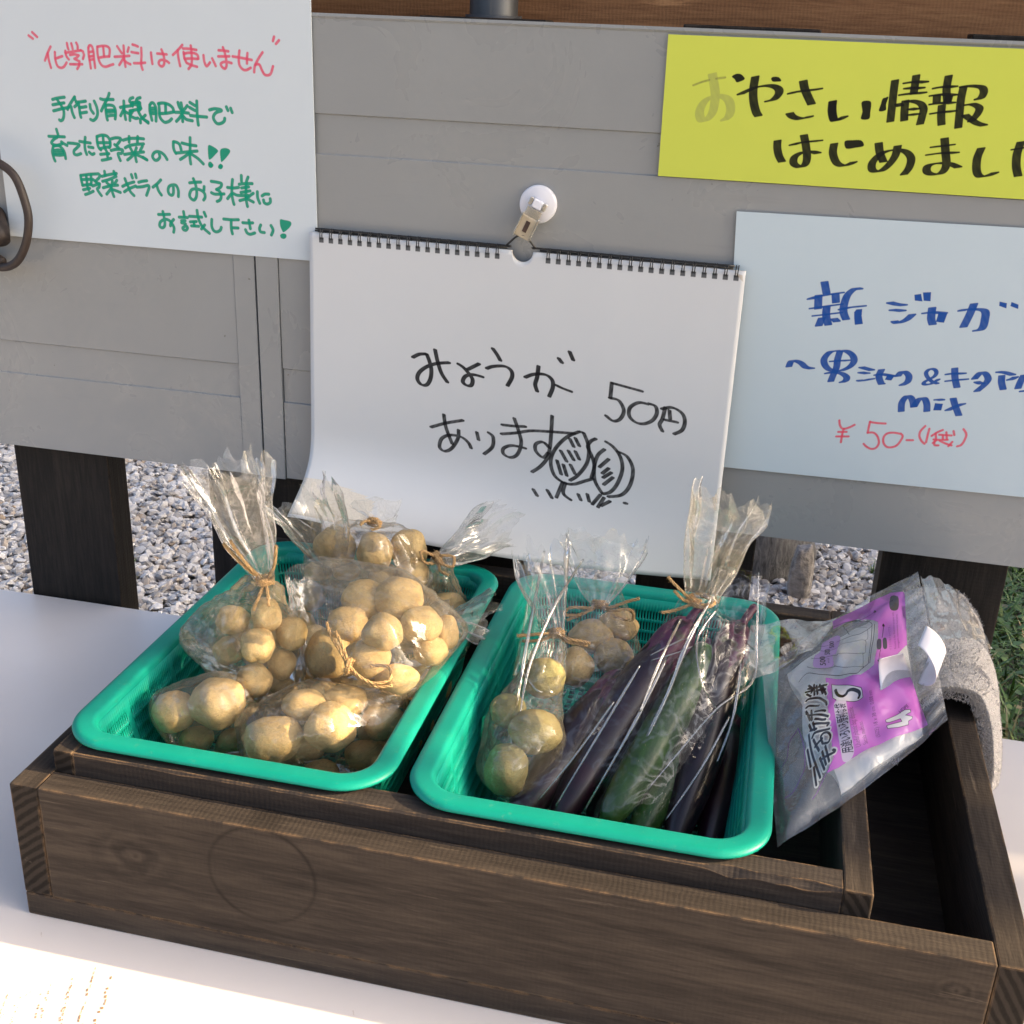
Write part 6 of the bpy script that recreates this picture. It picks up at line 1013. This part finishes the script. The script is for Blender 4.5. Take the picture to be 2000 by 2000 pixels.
fold_glares(e, [([(-.015, .7757, .192), (-.028, .7398, .172), (-.0373, .7193, .140), (-.0484, .6966, .112), (-.0603, .6591, .080)], .0017),
          ([(.0151, .8113, .198), (.0187, .7752, .165), (.0195, .752, .140), (-.0036, .7256, .128), (-.0323, .6894, .098), (-.056, .6557, .075)], .0011),
          ([(-.0115, .7675, .185), (-.022, .7416, .172), (-.0154, .7154, .155), (-.0029, .7149, .135)], .0008),
          ([(-.0524, .7228, .165), (-.0329, .7327, .175), (-.0277, .7324, .176)], .0006), ([(-.0508, .7158, .165), (-.0317, .722, .172), (-.0246, .7261, .175)], .0006)])
pe = [o_ for o_ in bpy.data.objects if o_.get('label', '').startswith('long stiff clear pouch round')][0]
fold_glares(pe, [([(-.146, .806, .195), (-.1427, .7529, .168), (-.1409, .7154, .142), (-.1387, .6787, .110), (-.1374, .6508, .085)], .0014),
           ([(-.1149, .8004, .195), (-.1263, .7547, .178), (-.1353, .7138, .148), (-.1356, .6871, .122)], .0012),
           ([(-.1399, .7104, .145), (-.1277, .6974, .140), (-.1222, .6975, .138)], .0008),
           ([(-0.0565, 0.6942, 0.172), (-0.0723, 0.6763, 0.14), (-0.0997, 0.6425, 0.086)], 0.001),
           ([(-0.0402, 0.7008, 0.175), (-0.056, 0.6713, 0.138), (-0.0809, 0.6448, 0.084)], 0.0012),
           ([(-0.0702, 0.6802, 0.15), (-0.0922, 0.659, 0.115), (-0.1115, 0.6438, 0.088)], 0.0008),
           ([(0.0064, 0.7157, 0.13), (-0.0082, 0.6859, 0.105), (-0.0271, 0.6559, 0.08)], 0.0011),
           ([(0.01, 0.7614, 0.15), (0.0089, 0.7246, 0.125), (0.0016, 0.7025, 0.1)], 0.0013),
           ([(-0.0345, 0.7343, 0.19), (-0.0436, 0.6998, 0.175), (-0.052, 0.6724, 0.15)], 0.001)])
# loose flap of film over the right rim
e = bag_root((.045, .79, .13), 'stiff clear empty bag end sticking out over the right rim of the right basket')
V = []; nu, nv = 26, 16
A0, A1, B0, B1 = map(np.array, ((.010, .735, .142), (.014, .790, .166), (.060, .798, .146), (.079, .846, .152)))
for s_ in (0, 1):
    for i in range(nu):
        for j in range(nv):
            u, v_ = i / (nu - 1), j / (nv - 1); p = (A0 * (1 - u) + B0 * u) * (1 - v_) + (A1 * (1 - u) + B1 * u) * v_
            p = p + np.array([0, 0, 1.]) * (.0020 * math.sin(u * 9 + v_ * 4) + .003 * math.sin(math.pi * v_) * (1 if s_ else -.2) + .0012 * noise.noise(Vector((u * 6, v_ * 5, s_ * 3))))
            V.append(p)
mesh('film', V, grid_faces(nu, nv) + grid_faces(nu, nv, False, nu * nv), CELLO_CLEAR, e, True)

# ================================================================ PACKAGE of carrier bags
PUR = (.56, .15, .58)
c = Canvas(-2500, 11500, -2500, 11500, .11)
c.draw('pkpur', 10, PUR, dens=.93, psmooth=False); c.draw('pklav', 10, (.52, .30, .62), dens=.9)
for q_ in ('pkl',): c.draw(q_, 48, (.22, .07, .30), dens=.85)
c.draw('pkt', 290, (.62, .64, .62), dens=.9); c.draw('pkb', 10, (.66, .66, .68), dens=.97, psmooth=False)
st = DATA['D']['pkb'][1:]; P_ = np.array([int(q) for q in st.split(',')], float).reshape(-1, 2); P_ = np.vstack([P_, P_[:1]])
c.stroke(P_, 36, (.02, .015, .03), straight=True)
c.draw('pks', 170, (.012, .012, .016)); 
for q_ in ('pkt',): c.draw(q_, 132, (.012, .012, .016), dens=.97)
c.draw('pklog', 10, (.70, .70, .72), dens=1, psmooth=False)
for st in DATA['D']['pklog'].split('|'):
    P_ = np.array([int(q) for q in st[1:].split(',')], float).reshape(-1, 2); c.stroke(np.vstack([P_, P_[:1]]), 30, (.015, .012, .02), straight=True)
c.draw('pkill', 24, (.03, .025, .035)); c.draw('pkill2', 38, (.03, .025, .035)); c.draw('pkbar', 10, (.06, .05, .07))
for body, a_, b_, h_ in DATA['TX']:
    if len(body) == 10: 
        for _ in range(1):
            m_ = [(np.array(a_) * (1 + 0) + np.array(b_) * 0)]
        a0, b0, h0 = (np.array(q) * 1e4 for q in (a_, b_, h_)); mid = (h0 - a0) * .5
        c.stroke(np.array([a0 + mid, b0 + mid]), np.linalg.norm(h0 - a0) * 1.25, (.62, .60, .66), straight=True, dens=.85)
    c.text(body, a_, b_, h_, (.02, .015, .03), .95 if len(body) < 12 else .75)
    if len(body) in (10, 3): c.text(body, [q + .0018 for q in a_], [q + .0018 for q in b_], [q + .0018 for q in h_], (.02, .015, .03), .9)
im_ = c.image('package_print')
def package_film():
    m = bpy.data.materials.new('printed_package_film'); m.use_nodes = True; t = m.node_tree
    for n in list(t.nodes):
        if n.type != 'OUTPUT_MATERIAL': t.nodes.remove(n)
    out = [n for n in t.nodes if n.type == 'OUTPUT_MATERIAL'][0]; g = coords(t)
    im = N(t, 'TexImage'); im.image = im_; im.extension = 'CLIP'; im.interpolation = 'Cubic'; u = N(t, 'UVMap'); t.links.new(u.outputs[0], im.inputs[0])
    h = math_(t, 'ADD', tnoise(t, g, 60, 2, .5, 1.0), math_(t, 'MULTIPLY', tnoise(t, g, 170, 2), .35)); nb = bump(t, h, .35, .003)
    tr = N(t, 'BsdfTransparent'); gl = N(t, 'BsdfGlossy'); gl.inputs['Roughness'].default_value = .10; t.links.new(nb, gl.inputs['Normal'])
    hz = N(t, 'BsdfDiffuse'); hz.inputs[0].default_value = (.85, .86, .86, 1)
    lw = N(t, 'LayerWeight'); lw.inputs[0].default_value = .42; t.links.new(nb, lw.inputs['Normal'])
    m0 = N(t, 'MixShader'); t.links.new(math_(t, 'ADD', math_(t, 'MULTIPLY', math_(t, 'POWER', lw.outputs['Facing'], 2.5), .3), .14), m0.inputs[0]); t.links.new(tr.outputs[0], m0.inputs[1]); t.links.new(hz.outputs[0], m0.inputs[2])
    d = N(t, 'BsdfDiffuse'); t.links.new(im.outputs['Color'], d.inputs[0]); tl = N(t, 'BsdfTranslucent'); t.links.new(im.outputs['Color'], tl.inputs[0])
    dm = N(t, 'MixShader'); dm.inputs[0].default_value = .3; t.links.new(d.outputs[0], dm.inputs[1]); t.links.new(tl.outputs[0], dm.inputs[2])
    m1 = N(t, 'MixShader'); t.links.new(im.outputs['Alpha'], m1.inputs[0]); t.links.new(m0.outputs[0], m1.inputs[1]); t.links.new(dm.outputs[0], m1.inputs[2])
    m2 = N(t, 'MixShader'); t.links.new(math_(t, 'ADD', math_(t, 'MULTIPLY', lw.outputs['Fresnel'], .6), .05), m2.inputs[0]); t.links.new(m1.outputs[0], m2.inputs[1]); t.links.new(gl.outputs[0], m2.inputs[2])
    t.links.new(m2.outputs[0], out.inputs[0]); return m
pkg = empty('plastic_bag_package', (.05, .66, .08), 'clear package of white carrier bags with purple and black print, beside the towel', 'package')
nu, nv = 60, 60; us = np.linspace(-.02, 1.10, nu); vs = np.linspace(-.03, 1.0, nv); U_, V_ = np.meshgrid(us, vs, indexing='ij')
# outline of the pack: the upper right corner is drawn out into an ear, the lower edge is slightly bowed
UU = U_ + .035 * np.sin(np.pi * np.clip(V_, 0, 1)) * (1 - 2 * np.clip(U_, 0, 1)) * -1; VV = V_
P_ = pack_S(UU, VV)
wr = np.array([[noise.noise(Vector((u * 9, v_ * 9, 4))) * .0012 + (.0012 * math.sin(u * 60 + 3 * math.sin(v_ * 9)) if v_ > .88 else 0) for v_ in vs] for u in us])
nrm = np.cross(PK[1] - PK[0], PK[3] - PK[0]); nrm /= np.linalg.norm(nrm)
P_ = P_ + nrm * wr[..., None]
uvs = np.stack([(UU * 1e4 - c.x0) / (c.x1 - c.x0), (VV * 1e4 - c.y0) / (c.y1 - c.y0)], -1).reshape(-1, 2)
mesh('printed_film', P_.reshape(-1, 3), grid_faces(nu, nv), package_film(), pkg, True, uvs)
mesh('back_film', (pack_S(UU, VV, 0, -.012)).reshape(-1, 3), grid_faces(nu, nv), POLY, pkg, True)
# the white bags inside
WB, t, b = mat('white_carrier_plastic'); g = coords(t)
t.links.new(ramp(t, tnoise(t, g, 30, 4, .6), [(.3, (.84, .83, .78)), (.7, (.90, .89, .84))]), b.inputs['Base Color']); b.inputs['Roughness'].default_value = .35
bump(t, tnoise(t, g, 60, 3, .5, 1.5), .45, .003, b)
uu = np.linspace(0, 1, 44); vv = np.linspace(0, 1, 40); U2, V2 = np.meshgrid(uu, vv, indexing='ij'); V = []
V0 = .15 + .20 * (1 - U2) ** 2 + .03 * np.sin(U2 * 11); V2 = V0 + (.85 - V0) * V2
for sgn, bl in ((1, .0128), (-1, -.010)):
    Q = pack_S(U2 * .95 + .01, V2, -.0016 if sgn > 0 else .0, bl)
    Q = Q + nrm * np.array([[.0016 * ridge((u, v_, 1), 5, 3) - .0016 for v_ in vv] for u in uu])[..., None]
    V += Q.reshape(-1, 3).tolist()
mesh('folded_bags', V, grid_faces(44, 40) + [q[::-1] for q in grid_faces(44, 40, False, 44 * 40)], WB, pkg, True)
# two curled paper tongues of the torn opening
PAP = simple('white_card', (.74, .72, .76), .5, 60, .03, .05)
def curl_sheet(name, A, B, out, up, L, r0, n=22, w2=None):
    """A-B is the hinge; the sheet rolls up and back over itself"""
    A, B = np.array(A), np.array(B); out = np.array(out, float); out /= np.linalg.norm(out); up = np.array(up, float); up /= np.linalg.norm(up); V = []
    for i in range(n):
        a = i / (n - 1) * L / r0
        for j in range(10):
            q = j / 9; P = A * (1 - q) + B * q; k_ = 1 - .35 * (i / (n - 1)) * abs(q - .5) * 2
            P = (A + B) / 2 + (P - (A + B) / 2) * k_
            V.append(P + out * (r0 * math.sin(a)) + up * (r0 * (1 - math.cos(a))))
    o = mesh(name, V, grid_faces(n, 10), PAP, pkg, True); s_ = o.modifiers.new('solid', 'SOLIDIFY'); s_.thickness = .0003; return o
ps = lambda u, v_: pack_S(np.array(u), np.array(v_))
curl_sheet('torn_tongue', ps(.369, .656), ps(.347, .853), ps(.55, .74) - ps(.36, .755), nrm, .030, .0120)
curl_sheet('torn_tongue', ps(.33, .875), ps(.47, .975), ps(.05, 1.13) - ps(.40, .925), nrm + np.array([0, 0, .3]), .048, .0150)
# loose clear ear of the wrapper over the towel
V = []; nu, nv = 20, 14
A0, A1, B0, B1 = map(np.array, ((.142, .790, .172), (.135, .856, .192), (.192, .835, .150), (.176, .885, .162)))
for i in range(nu):
    for j in range(nv):
        u, v_ = i / (nu - 1), j / (nv - 1); p = (A0 * (1 - u) + B0 * u) * (1 - v_) + (A1 * (1 - u) + B1 * u) * v_
        p = p + np.array([0, 0, 1.]) * (.006 * math.sin(math.pi * u) + .0025 * noise.noise(Vector((u * 7, v_ * 6, 1))) * 2); V.append(p)
mesh('film_ear', V, grid_faces(nu, nv), POLY, pkg, True)

# ================================================================ TOWEL
TW, t, b = mat('grey_terry_cloth'); g = coords(t)
t.links.new(ramp(t, tnoise(t, g, 600, 3, .7), [(.3, (.42, .39, .36)), (.7, (.64, .60, .56))]), b.inputs['Base Color']); b.inputs['Roughness'].default_value = .95; b.inputs['Specular IOR Level'].default_value = .1
b.inputs['Sheen Weight'].default_value = .4
bump(t, tnoise(t, g, 900, 2, .6), .8, .0018, b)
tw = empty('towel', (.168, .86, .106), 'grey fluffy towel folded over the back right corner of the outer crate', 'towel')
prof = catmull([(.116, .066), (.120, .100), (.132, .126), (.150, .139), (.170, .140), (.188, .133), (.200, .112), (.206, .088), (.209, .068), (.211, .052)], 7)
nY = 56; V = []; prof = np.array(prof); nP = len(prof)
def tw_pt(i, yv):
    x, z = prof[i]; q = (yv - .795) / .14
    fold = .0035 * math.sin(q * 17 + .6) + .0035 * noise.noise(Vector((x * 25, yv * 30, 2))); taper = 1 - .25 * max(0, .25 - q) * 4 * .35
    d = prof[min(i + 1, nP - 1)] - prof[max(i - 1, 0)]; n_ = np.array([-d[1], d[0]]); n_ = n_ / (np.linalg.norm(n_) + 1e-9)
    k_ = fold - .010 * math.exp(-((q + .02) / .10) ** 2)
    return (x + n_[0] * k_, yv + .004 * math.sin(z * 60), z + n_[1] * k_ + .012 * max(0, q - .3))
ys = np.linspace(.795, .938, nY)
for i in range(nP):
    for yv in ys: V.append(tw_pt(i, yv))
o = mesh('cloth', V, [q[::-1] for q in grid_faces(nP, nY)], TW, tw, True)
s_ = o.modifiers.new('solid', 'SOLIDIFY'); s_.thickness = .010; s_.offset = -1
s_ = o.modifiers.new('bevel', 'BEVEL'); s_.width = .004; s_.segments = 3; s_.limit_method = 'ANGLE'; s_.angle_limit = R(50)
VV_ = np.array(V).reshape(nP, nY, 3); q = MB()
for _ in range(15000):
    i = random.uniform(0, nP - 1.01); j = random.uniform(0, nY - 1.01); i0, j0 = int(i), int(j)
    p = VV_[i0, j0] * (1 - (i - i0)) + VV_[i0 + 1, j0] * (i - i0); p = p + (VV_[i0, j0 + 1] - VV_[i0, j0]) * (j - j0)
    n_ = np.cross(VV_[i0 + 1, j0] - VV_[i0, j0], VV_[i0, j0 + 1] - VV_[i0, j0]); n_ = -n_ / (np.linalg.norm(n_) + 1e-12)
    if n_[2] < -.5: n_ = -n_
    d = n_ + np.array([random.gauss(0, .5) for _ in range(3)]); d /= np.linalg.norm(d); L = random.uniform(.0015, .0034)
    s1 = np.cross(d, [0, 0, 1.]) + 1e-6; s1 = s1 / np.linalg.norm(s1) * .00022
    q.add([p - s1 - n_ * .0005, p + s1 - n_ * .0005, p + d * L * .6 + s1 * .8 + s1, p + d * L], [(0, 1, 2), (0, 2, 3)])
for _ in range(2600):                                   # fringe of pile along the front edge
    i = random.uniform(0, nP - 1.01); i0 = int(i); p = VV_[i0, 0] * (1 - (i - i0)) + VV_[i0 + 1, 0] * (i - i0)
    a_, b_ = prof[min(i0 + 1, nP - 1)], prof[max(i0 - 1, 0)]; dd = a_ - b_; n_ = np.array([dd[1], 0, -dd[0]]); n_ = n_ / (np.linalg.norm(n_) + 1e-9)
    p = p + n_ * random.uniform(0, .010); d = np.array([random.gauss(0, .5), -1, random.gauss(0, .5)]); d /= np.linalg.norm(d); L = random.uniform(.0015, .0032)
    s1 = np.array([.0003, 0, .0002]); q.add([p - s1, p + s1, p + d * L], [(0, 1, 2)])
tag(q.build('pile', TW, tw), kind='stuff')
